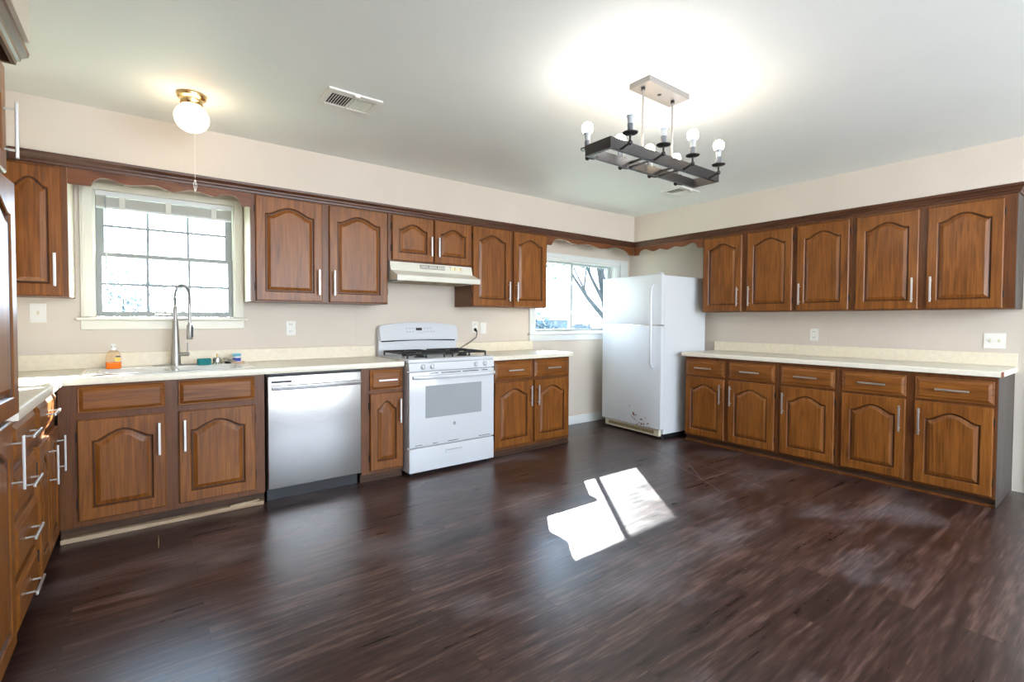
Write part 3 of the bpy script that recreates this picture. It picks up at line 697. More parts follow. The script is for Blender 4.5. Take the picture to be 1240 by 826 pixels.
# ------------------------------------------------------------------ wall plates
def plate(name, label, cat_, loc, rz, w_=.072, h_=.115, kind='outlet'):
    t = thing(name, label, cat_, loc, rz)
    bx(-w_ / 2, w_ / 2, -.006, -.0005, -h_ / 2, h_ / 2, bev=.002).build('plate', 'plate', t)
    if kind == 'outlet':
        for s in (-1, 1):
            r_ = MB().box(-.016, .016, -.0085, -.0055, s * .027 - .014, s * .027 + .014, bev=.004).build('socket', 'plate', t)
            m = MB()
            for q in (-.006, .006): m.box(q - .0014, q + .0014, -.0088, -.0084, s * .027 - .003, s * .027 + .007)
            m.build('slots', 'dark_slot', r_)
    elif kind == 'blank':
        bx(-.017, .017, -.008, -.0055, -.033, .033, bev=.001).build('insert', 'plate', t)
    else:
        xs = (0,) if kind == 'switch' else (-.024, .024)
        for x in xs:
            bx(x - .006, x + .006, -.0068, -.0055, -.013, .013).build('switch_slot', 'off', t)
            bx(x - .0045, x + .0045, -.016, -.006, -.002, .009, bev=.001).build('toggle', 'off', t)
    return t
plate('wall_outlet', 'white double outlet on the wall above the dishwasher counter', 'outlet', (-4.146, 0, 1.167), 0)
plate('light_switch', 'white single light switch left of the sink window', 'light switch', (-5.600, 0, 1.27), 0, .076, .118, 'switch')
plate('wall_outlet', 'white outlet right of the stove with a black plug in it', 'outlet', (-2.407, 0, 1.165), 0)
plate('blank_wall_plate', 'white smooth wall plate beside the plugged outlet', 'wall plate', (-2.305, 0, 1.155), 0, kind='blank')
plate('wall_outlet', 'white double outlet on the right wall above the long counter', 'outlet', (0, -2.21, 1.112), -PI / 2)
plate('light_switch', 'white two-toggle light switch near the end of the long counter', 'light switch', (0, -3.437, 1.098), -PI / 2, .118, .115, 'double')
t = thing('power_cord', 'black stove power cord plugged into the wall outlet', 'power cord', (-2.407, 0, 1.14))
m = MB().lathe([(.014, 0), (.014, .012), (.010, .03), (.006, .045)]); o = m.build('plug', 'blackp', t, True); o.rotation_euler = (math.radians(125), 0, 0); o.location = (0, -.010, .005)
MB().tube([Vector((0, -.04, -.02)), Vector((0, -.047, -.04)), Vector((-.01, -.047, -.075)), Vector((-.05, -.045, -.105)), Vector((-.11, -.04, -.14)), Vector((-.17, -.035, -.17)), Vector((-.205, -.031, -.20))], .004, 8).build('cord', 'blackp', t, True)

# ------------------------------------------------------------------ dishwasher
t = thing('dishwasher', 'stainless steel dishwasher between the sink cabinet and narrow cabinet', 'dishwasher', (-4.112, 0, 0))
a, b = -.318, .312
bx(a - .003, b + .003, -.585, -.03, .085, .868).build('tub', 'dark_slot', t)
bx(a + .005, b - .008, -.555, -.1, .001, .084).build('kick_plate', 'blackp', t)
m = MB(); m.box(a, b, -.628, -.588, .095, .855, bev=.006, seg=3); dw = m.build('door', 'steel', t, True)
m = MB(); m.box(a + .02, b - .02, -.60, -.587, .858, .869); 
m.build('control_strip', 'blackp', t)
# slightly bowed towel-bar handle
n = 16; rs = []
for i in range(n + 1):
    u = i / n; x = a + .022 + (b - a - .034) * u; out = -.650 - .022 * math.sin(PI * u)
    rs.append([(x, out, .762), (x, out - .007, .766), (x, out - .009, .775), (x, out - .008, .792), (x, out - .002, .797), (x, out + .010, .795), (x, out + .010, .764)])
MB().rings(rs).build('handle', 'steel', t, True)
m = MB(); m.box(a + .024, a + .05, -.652, -.627, .770, .790); m.box(b - .04, b - .014, -.652, -.627, .770, .790); m.build('handle_mount', 'nickel', t)
bx(a + .022, a + .150, -.6295, -.6275, .808, .824).build('name_plate', 'bronze', t)
for k in range(3): bx(b - .065 + k * .016, b - .059 + k * .016, -.6290, -.6277, .826, .831).build('indicator', 'nickel', t)

# ------------------------------------------------------------------ stove
SW = .400
t = thing('gas_stove', 'white freestanding gas stove with black grates and oven door', 'stove', (-3.045, 0, 0))
ZC = .926
m = MB(); m.box(-SW, SW, -.655, -.03, .035, .895); m.build('body', 'white', t)
m = MB(); m.box(-SW + .02, SW - .02, -.60, -.06, .002, .034); m.build('plinth', 'blackp', t)
for sx in (-1, 1): 
    MB().cyl((sx * .36, -.63, 0), (sx * .36, -.63, .036), .016).build('foot', 'blackp', t, True)
m = MB(); m.box(-SW - .002, SW + .002, -.680, -.03, .896, ZC, bev=.006, seg=3); m.build('cooktop', 'white', t, True)
m = MB(); m.prism([(-.655, .835), (-.690, .835), (-.683, .895), (-.655, .895)], lambda u, v, d: (d, u, v), -SW, SW); m.build('control_panel', 'white', t)
for x in (-.278, -.198, .215, .305):
    k = MB().lathe([(.023, 0), (.023, -.006), (.019, -.010), (.018, -.024), (.0, -.026)], (x, -.6855, .866), axis='Y'); kb = k.build('knob', 'white', t, True)
    bx(x - .004, x + .004, -.718, -.708, .848, .884, bev=.002).build('knob_grip', 'white', kb)
m = MB(); m.box(-SW, SW, -.690, -.655, .232, .826, bev=.007, seg=3); od = m.build('oven_door', 'white', t, True)
bx(-.262, .268, -.6925, -.6895, .455, .712, bev=.001).build('oven_window', 'greyglass', od)
m = MB()
for x0, x1 in ((-.22, -.15), (-.12, .06), (.08, .24), (.27, .33)): m.box(x0, x1, -.6915, -.6888, .808, .814)
for x0, x1 in ((-.35, -.29), (-.20, -.15), (-.06, .04), (.24, .36)): m.box(x0, x1, -.6915, -.6888, .245, .249)
m.build('door_vents', 'dark_slot', od)
n = 18; rs = []
for i in range(n + 1):
    u = i / n; x = -SW + .035 + (2 * SW - .028) * u - .008; e = min(1, min(u, 1 - u) * 9); out = -.700 - .030 * math.sin(e * PI / 2)
    rs.append([(x, out - .009, .775), (x, out - .011, .784), (x, out - .008, .796), (x, out + .004, .800), (x, out + .010, .790), (x, out + .008, .774), (x, out - .003, .769)])
MB().rings(rs).build('oven_handle', 'white', od, True)
m = MB().lathe([(0, -.0025), (.012, -.0025), (.014, 0)], (.004, -.6897, .385), axis='Y'); lg = m.build('badge', 'vinyl', od, True)
def letters(txt, size, loc, rot, mat, parent, name='lettering', ext=.0004):
    cu = bpy.data.curves.new(name, 'FONT'); cu.body = txt; cu.size = size; cu.extrude = ext; cu.align_x = 'CENTER'; cu.align_y = 'CENTER'
    o = bpy.data.objects.new(name, cu); COL.objects.link(o); dg = bpy.context.evaluated_depsgraph_get()
    me = bpy.data.meshes.new_from_object(o.evaluated_get(dg)); bpy.data.objects.remove(o); me.name = name
    me.materials.clear(); me.materials.append(M[mat]); o = bpy.data.objects.new(name, me); COL.objects.link(o)
    o.location = loc; o.rotation_euler = rot
    if parent: o.parent = parent
    return o
letters('GE', .013, (.004, -.6926, .385), (PI / 2, 0, 0), 'white', lg)
m = MB(); m.box(-SW, SW, -.690, -.655, .032, .222, bev=.006, seg=3); dr = m.build('storage_drawer', 'white', t, True)
m = MB(); m.box(-.082, .082, -.695, -.6895, .152, .186, bev=.003); gr = m.build('drawer_grip', 'white', dr, True); bx(-.072, .072, -.6958, -.6948, .171, .178).build('grip_recess', 'greyglass', gr)
# backguard with arched top
def top(u): return 1.188 + .030 * math.sqrt(max(0, 1 - u * u * .97)) - .004
W = SW - .006
poly = [(-W, ZC)] + [(-W, 1.150), (-W + .006, 1.178)] + [(-W + .02 + (2 * W - .04) * i / 20, 1.186 + .028 * math.sin(PI * i / 20) ** .8) for i in range(21)] + [(W - .006, 1.178), (W, 1.150), (W, ZC)]
m = MB(); m.prism(poly, lambda u, v, d: (u, d, v), -.055, -.012); bgd = m.build('backguard', 'white', t)
poly2 = [(x, z) for x, z in poly if z > 1.0]; poly2 = [(-W, 1.055)] + poly2 + [(W, 1.055)]
# control fascia leans forward over a curved gap whose shade is painted as a dark strip
low = [(W - .005 - (2 * W - .01) * i / 16, 1.050 + .010 * math.sin(PI * i / 16)) for i in range(17)]
hi = [p for p in poly if p[1] > 1.1]
m = MB(); pp = [(x * .995, z - .001) for x, z in hi] + low; m.prism(pp, lambda u, v, d: (u, d * (1 - .35 * (v - 1.05) / .16) if d < -.06 else d, v), -.092, -.0555); fa = m.build('control_fascia', 'white', bgd)
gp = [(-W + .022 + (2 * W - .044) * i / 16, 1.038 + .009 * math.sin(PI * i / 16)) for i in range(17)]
MB().prism(gp + [(W - .022, 1.0525), (-W + .022, 1.0525)], lambda u, v, d: (u, d, v), -.0625, -.0553).build('gap_shade_strip', 'dark_slot', bgd)
def fy(z): return -.092 * (1 - .35 * (z - 1.05) / .16)
o = bx(-.045, .015, -.0008, .0008, -.012, .012).build('clock_display', 'blackp', fa); o.location = (0, fy(1.152) - .0004, 1.152); o.rotation_euler = (-.19, 0, 0)
m = MB()
for gx in (-.135, -.105, -.075, .045, .075, .105, .135):
    for gz in (1.128, 1.160):
        if random.random() < .8: m.box(gx - .008, gx + .008, fy(gz) - .001, fy(gz) + .002, gz - .004, gz + .004)
for gx in (-.04, -.01, .02): m.box(gx - .008, gx + .008, fy(1.118) - .001, fy(1.118) + .002, 1.116, 1.121)
m.build('touch_buttons', 'print', fa)
# burners and grates
for gx in (-.205, .205):
    g_ = MB(); z = ZC + .036; hw, hd = .165, .235; yc = -.36
    for y in (-hd, hd): g_.tube([(gx - hw, yc + y, z), (gx + hw, yc + y, z)], .0080, 8)
    for x in (-hw, hw): g_.tube([(gx + x, yc - hd, z), (gx + x, yc + hd, z)], .0080, 8)
    g_.tube([(gx - hw, yc, z), (gx + hw, yc, z)], .007, 8)
    for cyy in (-.118, .118):
        for a_ in range(4):
            aa = PI / 4 * 0 + a_ * PI / 2; dx, dy = math.cos(aa), math.sin(aa)
            r1 = hw if a_ % 2 == 0 else .117
            g_.tube([(gx + dx * .035, yc + cyy + dy * .035, z + .006), (gx + dx * .06, yc + cyy + dy * .06, z + .004), (gx + dx * r1, yc + cyy + dy * r1, z)], .0070, 6)
    for x in (-hw, 0, hw):
        for y in (-hd, hd): g_.tube([(gx + x, yc + y, z), (gx + x, yc + y, ZC + .001)], .0075, 6)
    g_.build('grate', 'iron', t, True)
    for cyy in (-.118, .118):
        m = MB().lathe([(.050, ZC + .0005), (.050, ZC + .006), (.036, ZC + .010), (.036, ZC + .018), (.030, ZC + .022), (0, ZC + .022)], (gx, yc + cyy, 0)); m.build('burner', 'iron', t, True)

# ------------------------------------------------------------------ range hood
t = thing('range_hood', 'almond white range hood under the short cabinet above the stove', 'range hood', (-3.05, 0, 0))
hw = .398
prof = [(-.002, 1.725), (-.325, 1.725), (-.345, 1.662), (-.348, 1.650), (-.470, 1.606), (-.478, 1.600), (-.478, 1.560), (-.468, 1.557), (-.462, 1.562), (-.040, 1.585), (-.002, 1.585)]
m = MB().prism(prof, lambda u, v, d: (d, u, v), -hw, hw); hb = m.build('shell', 'almond', t)
def hoody(z): return -.325 - (1.725 - z) * .317
for k in range(3):
    x0 = -.125 + k * .082; m = MB()
    for j in range(8): m.box(x0 + j * .0092, x0 + j * .0092 + .0062, hoody(1.677) - .0022, hoody(1.694) + .002, 1.681, 1.707)
    bx(x0 - .003, x0 + .073, hoody(1.677) - .0010, hoody(1.694) + .003, 1.677, 1.711).build('vent_grille', 'ventdark', t); m.build('vent_fins', 'slat', t)
o = bx(.17, .30, hoody(1.676) - .0010, hoody(1.694) + .003, 1.676, 1.712).build('switch_plate', 'off', t)
for x in (.205, .262): MB().box(x - .008, x + .008, hoody(1.676) - .008, hoody(1.69), 1.682, 1.704, bev=.002).build('rocker_switch', 'brass', o)
m = MB(); m.box(-.30, .30, -.40, -.09, 1.560, 1.5665, bev=.002); m.box(-.02, .02, -.42, -.40, 1.552, 1.566); m.build('filter', 'grease', t)
m = MB(); m.box(-.36, -.31, -.42, -.12, 1.558, 1.5655); m.box(.32, .37, -.40, -.12, 1.558, 1.5655); m.build('light_lens', 'slat', t)

# ------------------------------------------------------------------ refrigerator
t = thing('refrigerator', 'white top-freezer refrigerator standing in the corner', 'refrigerator', (-.82, -.672, 0), math.radians(-90 - 3.6))
FW = .425; FH = 1.722
# local: front faces -y, x runs along the front (from the window side to the counter side)
m = MB(); m.box(-FW + .004, FW - .002, .065, .752, .05, FH - .012, bev=.006); m.build('body', 'fridge', t)
m = MB(); m.box(-FW + .02, FW - .02, .10, .745, .004, .05); m.build('undercarriage', 'blackp', t)
for nm, z0, z1 in (('freezer_door', 1.196, FH), ('refrigerator_door', .105, 1.184)):
    rs = []
    for i in range(9):
        u = -1 + 2 * i / 8; x = u * FW; bow = -.006 * (1 - u * u)
        rs.append([(x, .058, z0 + .004), (x, .058, z1 - .004), (x, .004 + bow + .006 * (abs(u) > .99), z1 - .002), (x, bow + .012 * (abs(u) > .99), z1 - .010), (x, bow + .012 * (abs(u) > .99), z0 + .010), (x, .004 + bow + .006 * (abs(u) > .99), z0 + .002)])
    d_ = MB().rings(rs).build(nm, 'fridge', t, True)
    bx(-FW + .01, FW - .01, .0585, .0645, z0 + .01, z1 - .01).build('door_gasket', 'slat', t)
    if nm == 'freezer_door': fd = d_
    else: rd = d_
bx(-FW + .004, FW - .004, .006, .05, 1.1850, 1.1950).build('trim_strip', 'chrome', t)
hxp = FW - .082
pts = [(hxp, -.012, 1.615), (hxp, -.038, 1.600), (hxp, -.052, 1.57), (hxp, -.055, 1.50), (hxp, -.055, 1.25), (hxp, -.054, 1.19), (hxp, -.055, 1.10), (hxp, -.055, .88), (hxp, -.052, .80), (hxp, -.040, .765), (hxp, -.012, .750)]
rs = []
for i, (x, y, z) in enumerate(pts):
    p = Vector(pts[max(i - 1, 0)]); q = Vector(pts[min(i + 1, len(pts) - 1)]); tg = (q - p).normalized(); nn = Vector((0, -tg.z, tg.y)) if abs(tg.z) > 0 else Vector((0, 0, 1))
    nn = Vector((0, tg.z, -tg.y)).normalized(); c = Vector((x, y, z)); w_ = .0155
    rs.append([c + Vector((dx, 0, 0)) + nn * dn for dx, dn in ((-w_, .004), (-w_ * .7, .010), (w_ * .7, .010), (w_, .004), (w_, -.005), (w_ * .7, -.009), (-w_ * .7, -.009), (-w_, -.005))])
# two handles meeting at the gap between the doors
MB().rings(rs[:5] + [[v + Vector((0, 0, .003)) for v in rs[5]]]).build('handle', 'white', fd, True)
MB().rings([[v + Vector((0, 0, -.003)) for v in rs[5]]] + rs[6:]).build('handle', 'white', rd, True)
bx(-FW + .03, -FW + .105, -.006, .004, 1.612, 1.635, bev=.001).build('badge', 'chrome', fd)
m = MB(); m.box(FW - .07, FW - .01, .010, .055, FH + .0, FH + .016, bev=.005); m.build('hinge_cover', 'white', t)
m = MB(); m.box(-FW + .03, FW - .035, .035, .075, .025, .095, bev=.004); kg = m.build('kick_grille', 'off', t)
bx(-FW + .09, FW - .10, .030, .036, .045, .078, bev=.002).build('grille_slot', 'grease', kg)
m = MB()
random.seed(3)
for k in range(16):
    x = random.uniform(.05, .33); z = .105 + random.random() ** 1.5 * .10 + .012; r_ = random.uniform(.003, .008)
    m.cyl((x, -.0055, z), (x, -.0085, z), r_, n=7)
for x, z, r_ in ((.075, .232, .010), (.083, .215, .011), (.02, .30, .005), (.19, .13, .010), (.22, .135, .008)): m.cyl((x, -.0055, z), (x, -.0085, z), r_, n=8)
m.build('rust_spots', 'rust', rd)
for sx in (-1, 1): MB().cyl((sx * .38, .10, 0), (sx * .38, .10, .05), .015, n=12).build('foot', 'blackp', t, True)

# ------------------------------------------------------------------ windows
x0, x1, z0, z1 = W1
t = struct(thing('window_1', 'double hung window with grilles over the sink', 'window'))
m = MB()
cz = 1.247
m.box(-5.400, x0 + .006, -.020, -.001, cz, 2.118, bev=.003); m.box(x1 - .006, -4.478, -.020, -.001, cz, 2.118, bev=.003); m.box(x0 + .006, x1 - .006, -.020, -.001, 2.074, 2.118, bev=.003)
m.box(-5.390, -5.380, -.026, -.019, cz, 2.11, bev=.002); m.box(-4.498, -4.488, -.026, -.019, cz, 2.11, bev=.002)
m.box(x0 + .001, x0 + .013, -.001, .135, z0, z1); m.box(x1 - .013, x1 - .001, -.001, .135, z0, z1); m.box(x0 + .013, x1 - .013, -.001, .135, z1 - .013, z1 - .001)
m.build('casing', 'trimcream', t)
m = MB(); m.box(-5.425, -4.455, -.040, -.001, 1.226, 1.244, bev=.004); m.box(x0 + .001, x1 - .001, -.001, .135, 1.246, 1.252); m.build('window_sill', 'trimcream', t)
bx(-5.402, -4.476, -.018, -.001, 1.165, 1.225, bev=.003).build('apron', 'trimcream', t)
def sash(x0, x1, z0, z1, y0, y1, st, rb, rt, mun, mat='vinyl', nm='sash', munz=True):
    s_ = MB(); s_.box(x0, x0 + st, y0, y1, z0, z1); s_.box(x1 - st, x1, y0, y1, z0, z1); s_.box(x0 + st, x1 - st, y0, y1, z0, z0 + rb); s_.box(x0 + st, x1 - st, y0, y1, z1 - rt, z1)
    o = s_.build(nm, mat, t)
    yc = (y0 + y1) / 2
    bx(x0 + st, x1 - st, yc - .003, yc + .003, z0 + rb, z1 - rt).build('pane', 'glass', o)
    if mun:
        g_ = MB(); 
        for k in (1, 2):
            x = x0 + st + (x1 - x0 - 2 * st) * k / 3; g_.box(x - .008, x + .008, yc - .009, yc - .0032, z0 + rb, z1 - rt)
        z = (z0 + rb + z1 - rt) / 2; g_.box(x0 + st, x1 - st, yc - .0085, yc - .0034, z - .008, z + .008)
        g_.build('grille', 'muntin', o)
    return o
ls = sash(x0 + .014, x1 - .014, 1.253, 1.676, .030, .060, .030, .032, .026, True)
us = sash(x0 + .014, x1 - .014, 1.652, 2.066, .066, .096, .042, .026, .03, True)
bx(-4.955, -4.915, .018, .030, 1.664, 1.674, bev=.002).build('sash_lock', 'vinylw', ls)
bx(-5.02, -4.925, .026, .030, 1.262, 1.276, bev=.001).build('sash_label', 'plate', ls)
b_ = thing('mini_blind', 'white mini blind raised to the top of the sink window', 'blind', (-4.935, 0, 2.03))
bx(-.385, .385, -.016, .012, .008, .040, bev=.002).build('headrail', 'blind', b_)
m = MB()
for k in range(14): m.box(-.383, .383, -.014, .010, -.056 + k * .0044, -.0535 + k * .0044)
m.build('slats', 'slat', b_)
bx(-.384, .384, -.015, .011, -.072, -.058, bev=.003).build('bottom_rail', 'blind', b_)
for x in (-.25, 0, .27): MB().box(x - .015, x + .015, -.019, -.0165, -.070, .010).build('tape', 'tape', b_)
MB().cyl((-.335, -.026, .010), (-.337, -.024, -.72), .0035, n=8).build('wand', 'vinylw', b_, True)

x0, x1, z0, z1 = W2
t = struct(thing('window_2', 'sliding window in the corner beside the refrigerator', 'window'))
m = MB()
m.box(-1.700, x0 + .005, -.020, -.001, 1.09, 2.005, bev=.003); m.box(x1 - .005, -.225, -.020, -.001, 1.09, 1.94, bev=.003); m.box(-.215, -.07, -.028, -.001, 1.0, 2.005, bev=.003)
m.box(x0 + .005, -.215, -.020, -.001, 1.940, 2.005, bev=.003); m.box(-1.69, -.07, -.030, -.019, 1.975, 2.003, bev=.003)
m.box(-.225, -.215, -.004, -.001, 1.0, 1.94)
m.box(x0 + .001, x0 + .012, -.001, .135, z0, z1); m.box(x1 - .012, x1 - .001, -.001, .135, z0, z1); m.box(x0 + .012, x1 - .012, -.001, .135, z1 - .012, z1 - .001)
m.build('casing', 'trimwhite', t)
m = MB(); m.box(-1.715, -.06, -.042, -.001, 1.075, 1.094, bev=.004); m.box(x0 + .001, x1 - .001, -.001, .135, 1.101, 1.107); m.build('window_sill', 'trimwhite', t)
bx(-1.700, -.07, -.018, -.001, 1.005, 1.074, bev=.003).build('apron', 'trimwhite', t)
sl = sash(x0 + .013, -1.008, 1.108, 1.92, .030, .060, .030, .030, .022, False, 'vinylw')
sr = sash(-1.022, x1 - .013, 1.108, 1.92, .063, .088, .040, .030, .022, False, 'vinylw')
m = MB()
for z in (1.33, 1.68): m.box(-1.045, -1.02, .018, .030, z - .02, z + .02, bev=.005)
m.build('sash_latch', 'trimwhite', sl)
sc_ = MB(); sc_.box(-.985, x1 - .014, .1040, .1046, 1.12, 1.91); sc_.build('insect_screen', 'screen', t)
m = MB(); m.box(x1 - .075, x1 - .060, .098, .103, 1.12, 1.91); m.build('screen_frame', 'muntin', t)

# ------------------------------------------------------------------ ceiling fixtures
t = thing('ceiling_globe_light', 'white glass globe ceiling light on a brass base above the sink', 'ceiling light', (-4.849, -.891, H))
m = MB().lathe([(.070, -.001), (.074, -.008), (.070, -.020), (.056, -.028), (.054, -.055), (.050, -.060)]); m.build('base', 'brass', t, True)
m = MB().sphere((0, 0, -.128), .084, sz=.93, n=32); m.build('globe', 'globe', t, True)
m = MB().cyl((.012, 0, -.205), (.012, 0, -.600), .0011, n=6); m.build('pull_chain', 'string', t, True)
m = MB().sphere((.012, 0, -.475), .006); m.tube([Vector((.012, 0, -.47)), Vector((.020, 0, -.50)), Vector((.014, 0, -.53))], .0018, 5); m.tube([Vector((.012, 0, -.47)), Vector((.004, 0, -.49)), Vector((.008, 0, -.52)), Vector((.012, 0, -.54))], .0018, 5); m.build('chain_knot', 'string', t, True)

def ceiling_vent(label, loc, w_, d_, open_left=True):
    t = thing('ceiling_vent', label, 'vent', loc)
    m = MB(); fw = .030
    z0_, z1_ = -.012, -.001
    m.box(-w_ / 2, w_ / 2, -d_ / 2, -d_ / 2 + fw, z0_, z1_, bev=.003); m.box(-w_ / 2, w_ / 2, d_ / 2 - fw, d_ / 2, z0_, z1_, bev=.003)
    m.box(-w_ / 2, -w_ / 2 + fw, -d_ / 2 + fw, d_ / 2 - fw, z0_, z1_, bev=.003); m.box(w_ / 2 - fw, w_ / 2, -d_ / 2 + fw, d_ / 2 - fw, z0_, z1_, bev=.003); m.box(-.006, .006, -d_ / 2 + fw, d_ / 2 - fw, z0_, z1_)
    m.build('frame', 'plate', t)
    bx(-w_ / 2 + .02, w_ / 2 - .02, -d_ / 2 + .02, d_ / 2 - .02, -.003, -.0012).build('duct_opening', 'dark_slot', t)
    m = MB(); n_ = 8; ww = w_ / 2 - fw - .006
    for s in (-1, 1):
        for k in range(n_):
            x = s * (.010 + ww * (k + .3) / n_); dx = .009 * s
            m.prism([(x, -.0035), (x + .0015, -.0035), (x + .0015 + dx, -.0105), (x + dx, -.0105)], lambda u, v, d: (u, d, v), -d_ / 2 + fw + .035, d_ / 2 - fw)
        for k in range(2):
            y = -d_ / 2 + fw + .006 + k * .013
            m.box(s * .008, s * (.008 + ww), y, y + .004, -.0105, -.004)
    m.build('louvers', 'plate', t)
    MB().box(-.01, .02, -d_ / 2 - .0, -d_ / 2 + .008, -.022, -.011, bev=.002).build('damper_lever', 'plate', t)
    return t
ceiling_vent('white ceiling vent between the globe light and the chandelier', (-4.12, -1.36, H), .30, .23)
ceiling_vent('white ceiling vent beyond the chandelier near the corner', (-.95, -1.38, H), .30, .23)

# chandelier
CXc, CYc = -2.850, -2.520
t = thing('chandelier', 'dark rectangular eight-bulb chandelier hanging on two rods', 'chandelier', (CXc, CYc, H))
m = MB(); m.box(-.160, .190, -.065, .065, -.030, -.001, bev=.002); can = m.build('canopy', 'canopy', t)
MB().lathe([(.010, -.034), (.010, -.030)], (.01, 0, 0)).build('canopy_screw', 'blackp', can)
for x in (-.128, .128):
    MB().cyl((x, 0, -.030), (x, 0, -.400), .0055, n=12).build('rod', 'canopy', t, True)
    MB().cyl((x, 0, -.031), (x, 0, -.045), .011, n=14).build('rod_collar', 'blackp', t, True)
fz0, fz1 = 2.050 - H, 2.103 - H; fx, fyh = .468, .083
m = MB(); th = .005
m.box(-fx, fx, -fyh, -fyh + th, fz0, fz1); m.box(-fx, fx, fyh - th, fyh, fz0, fz1); m.box(-fx, -fx + th, -fyh + th, fyh - th, fz0, fz1); m.box(fx - th, fx, -fyh + th, fyh - th, fz0, fz1)
# turned-in lip along the bottom
m.box(-fx + th, fx - th, -fyh + th, -fyh + .018, fz0, fz0 + .004); m.box(-fx + th, fx - th, fyh - .018, fyh - th, fz0, fz0 + .004)
m.box(-fx + th, -fx + .018, -fyh + .018, fyh - .018, fz0, fz0 + .004); m.box(fx - .018, fx - th, -fyh + .018, fyh - .018, fz0, fz0 + .004)
m.build('frame', 'bronze', t)
m = MB(); m.box(-.14, .14, -.006, .006, -.402, -.392); m.build('cross_bar', 'bronze', t)
for x in (-.133, .123): bx(x - .002, x + .012, -fyh + th, fyh - th, -.404, -.396).build('cross_bar', 'bronze', t)
for i, xw in enumerate((-3.245, -2.990, -2.737, -2.484)):
    x = xw - CXc
    for s in (-1, 1):
        yb_ = s * .138; zb_ = 2.072 - H
        a_ = MB(); a_.tube([(x, s * (fyh - .02), zb_ - .016), (x, s * (fyh + .012), zb_ - .014), (x, s * (fyh + .038), zb_ - .004), (x, yb_, zb_)], .0065, 8)
        a_.sphere((x, yb_, zb_), .0125, n=14); a_.cyl((x, yb_, zb_), (x, yb_, zb_ + .040), .0055, n=10)
        if i in (1, 2) and s < 0: a_.box(x - .006, x + .006, -fyh + .01, fyh - .01, fz0 + .004, fz0 + .012)
        arm = a_.build('arm', 'bronze', t, True)
        MB().lathe([(.006, zb_ + .036), (.034, zb_ + .042), (.036, zb_ + .046), (.030, zb_ + .046), (.012, zb_ + .044)], (x, yb_, 0)).build('candle_cup', 'bronze', arm, True)
        MB().lathe([(.0145, zb_ + .044), (.0145, zb_ + .086), (.012, zb_ + .088)], (x, yb_, 0)).build('candle_sleeve', 'sleeve', arm, True)
        warm = (i == 3 and s < 0) or (s > 0 and i in (1, 2))
        bl = MB().lathe([(.0125, 0), (.013, .010), (.016, .030), (.021, .038)], (x, yb_, zb_ + .088)).build('bulb_collar', 'ceramic', arm, True)
        MB().lathe([(.021, .038), (.027, .050), (.029, .062), (.027, .075), (.019, .087), (.008, .0925), (0, .093)], (x, yb_, zb_ + .0882)).build('bulb', 'glow_w' if warm else 'glow_d', arm, True)

# ------------------------------------------------------------------ outside
tag(bx(-40, 60, .4, 90, -.6, -.5).build('lawn', 'grass'), 'pale sunlit lawn outside the windows', 'lawn'); bpy.data.objects['lawn']['kind'] = 'structure'
tag(bx(-7, 1, .16, .62, 2.16, 2.24).build('sun_cut_eave', 'fascia'), 'unseen eave added above the windows to trim the sunlight', 'eave'); bpy.data.objects['sun_cut_eave']['kind'] = 'structure'  # out of view, added to cut off the top of the sun patch
def tree(label, loc, hgt, spread, branches, leaf, nleaf, seed, trunk_r=.16, lean=(0, 0), cz0=.45, gap=.55, lsz=.10):
    rnd = random.Random(seed)
    t = thing('tree', label, 'tree', loc)
    m = MB(); top_ = Vector((lean[0], lean[1], hgt * .72))
    m.tube([Vector((0, 0, 0)), Vector((lean[0] * .15, lean[1] * .15, hgt * .2)), Vector((lean[0] * .5, lean[1] * .5, hgt * .45)), top_], [trunk_r, trunk_r * .8, trunk_r * .6, trunk_r * .2], 8)
    ends = [top_]
    for (f_, dx, dy, dz, r_) in branches:
        p = Vector((lean[0] * f_ * .9, lean[1] * f_ * .9, hgt * .72 * f_)); q = p + Vector((dx, dy, dz))
        m.tube([p, p.lerp(q, .5) + Vector((0, 0, -.08)), q], [r_, r_ * .7, r_ * .3], 6); ends.append(q)
        for k in range(3):
            e = q + Vector((rnd.uniform(-1, 1), rnd.uniform(-.6, .6), rnd.uniform(.1, .9))) * spread * .35
            b0_ = p.lerp(q, rnd.uniform(.5, .95)); m.tube([b0_, b0_.lerp(e, .5), e], [r_ * .4, r_ * .25, r_ * .1], 5); ends.append(e)
    m.build('trunk', 'bark', t, True)
    bm = bmesh.new()
    for k in range(nleaf):
        c = rnd.choice(ends) + Vector((rnd.gauss(0, 1), rnd.gauss(0, 1), rnd.gauss(0, .8))) * spread * .22
        if c.z < hgt * cz0 * .5: continue
        s_ = lsz * rnd.uniform(.6, 1.3); u = Vector((rnd.uniform(-1, 1), rnd.uniform(-1, 1), rnd.uniform(-1, 1))).normalized(); v = u.orthogonal().normalized()
        vs_ = [bm.verts.new(c + a * u * s_ + b * v * s_ * .5) for a, b in ((-1, 0), (0, -1), (1, 0), (0, 1))]; bm.faces.new(vs_)
    me = bpy.data.meshes.new('foliage'); bm.to_mesh(me); bm.free(); me.materials.append(M[leaf]); o = bpy.data.objects.new('foliage', me); COL.objects.link(o); o.parent = t
    return t
tree('leaning tree with a forked trunk outside the corner window', (7.9, 7.2, -.5), 7.5, 2.6, [(.33, -1.9, -.2, 1.5, .09), (.45, -.9, .2, 1.6, .07), (.6, .8, .1, 1.2, .07), (.75, -.8, 0, 1.0, .05)], 'leaf', 1100, 4, .19, (-1.3, 0), .9)
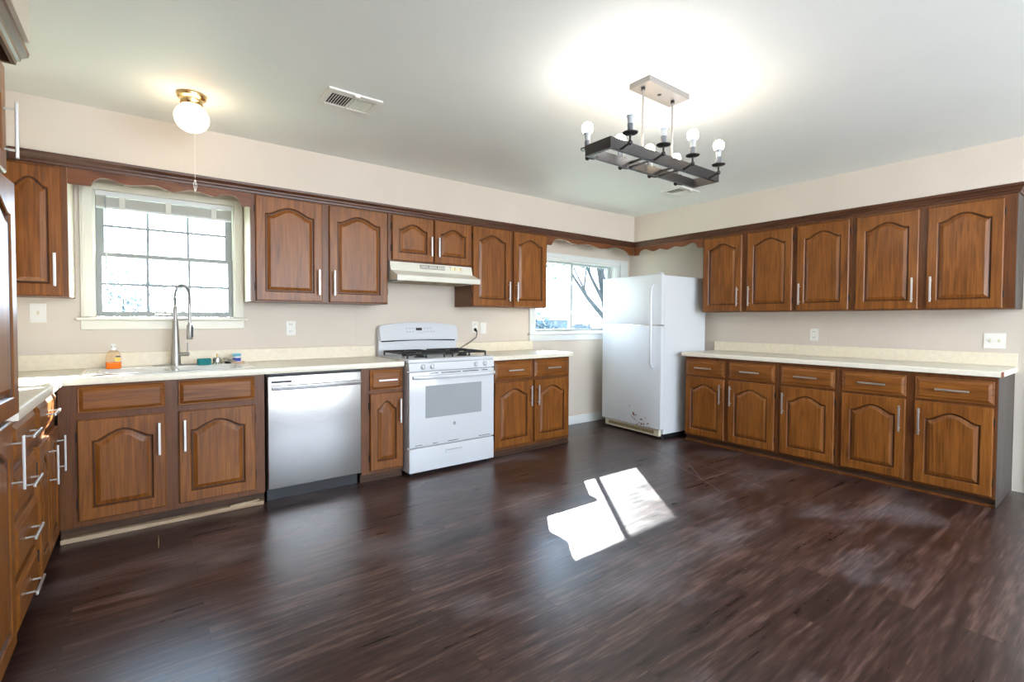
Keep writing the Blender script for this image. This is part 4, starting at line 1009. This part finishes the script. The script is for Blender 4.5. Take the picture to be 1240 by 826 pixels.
tree('thin leafy tree seen through the left pane of the corner window', (5.2, 9.5, -.5), 6.5, 2.6, [(.4, -1.2, 0, 1.2, .05), (.5, 1.0, 0, 1.0, .05), (.7, -.7, 0, .8, .04)], 'leaf', 1300, 9, .10, (-.4, 0), .8)
tree('pale bushy tree low beyond the sink window', (-5.7, 17, -.5), 3.4, 3.0, [(.4, -1.2, 0, .5, .05), (.5, 1.2, 0, .6, .05), (.7, .5, 0, .6, .04)], 'leaf2', 900, 12, .10, (0, 0), .2, lsz=.09)
tree('small distant bush at the right of the sink window', (-2.6, 26, -.5), 3.4, 2.2, [(.5, -.7, 0, .6, .04), (.5, .7, 0, .5, .04)], 'leaf2', 700, 15, .08, (0, 0), .3)
def hedge(label, loc, L_, hgt, n_, seed, leaf):
    rnd = random.Random(seed); bm = bmesh.new()
    for k in range(n_):
        x = rnd.uniform(-L_ / 2, L_ / 2); hh = hgt * (.7 + .3 * math.sin(x * 1.3 + seed) * math.cos(x * .6)); c = Vector((x, rnd.gauss(0, .5), abs(rnd.random()) * hh))
        s_ = .16 * rnd.uniform(.6, 1.3); u = Vector((rnd.uniform(-1, 1), rnd.uniform(-1, 1), rnd.uniform(-1, 1))).normalized(); v = u.orthogonal().normalized()
        bm.faces.new([bm.verts.new(c + a * u * s_ + b * v * s_ * .6) for a, b in ((-1, 0), (0, -1), (1, 0), (0, 1))])
    me = bpy.data.meshes.new('hedge'); bm.to_mesh(me); bm.free(); me.materials.append(M[leaf]); o = bpy.data.objects.new('hedge', me); COL.objects.link(o); o.location = loc
    return tag(o, label, 'hedge')
hedge('low hazy hedge beyond the corner window', (8.5, 12.2, -.5), 12, 2.1, 6500, 2, 'leaf2')
t = thing('garden_shed', 'small grey-blue shed low behind the trees outside the corner window', 'shed', (13.2, 16.5, -.5))
bx(-.9, .9, -.7, .7, 0, 1.75).build('walls', 'shed', t)
MB().prism([(-1.05, 1.75), (1.05, 1.75), (0, 2.35)], lambda u, v, d: (u, d, v), -.8, .8).build('roof', 'fascia', t)

# repeats of a kind share a group phrase
GROUPS = {'wall_cabinet': 'wooden wall cabinets under the soffits', 'base_cabinet': 'wooden base cabinets under the countertops', 'countertop': 'cream laminate countertops',
          'crown_molding': 'dark crown moldings above the cabinets', 'window_valance': 'scalloped wood valances', 'wall_outlet': 'white wall outlets', 'light_switch': 'white light switches',
          'ceiling_vent': 'white ceiling vents', 'tree': 'trees outside the windows'}
for o in list(S.objects):
    k = o.name.split('.')[0]
    if o.parent is None and k in GROUPS: o['group'] = GROUPS[k]
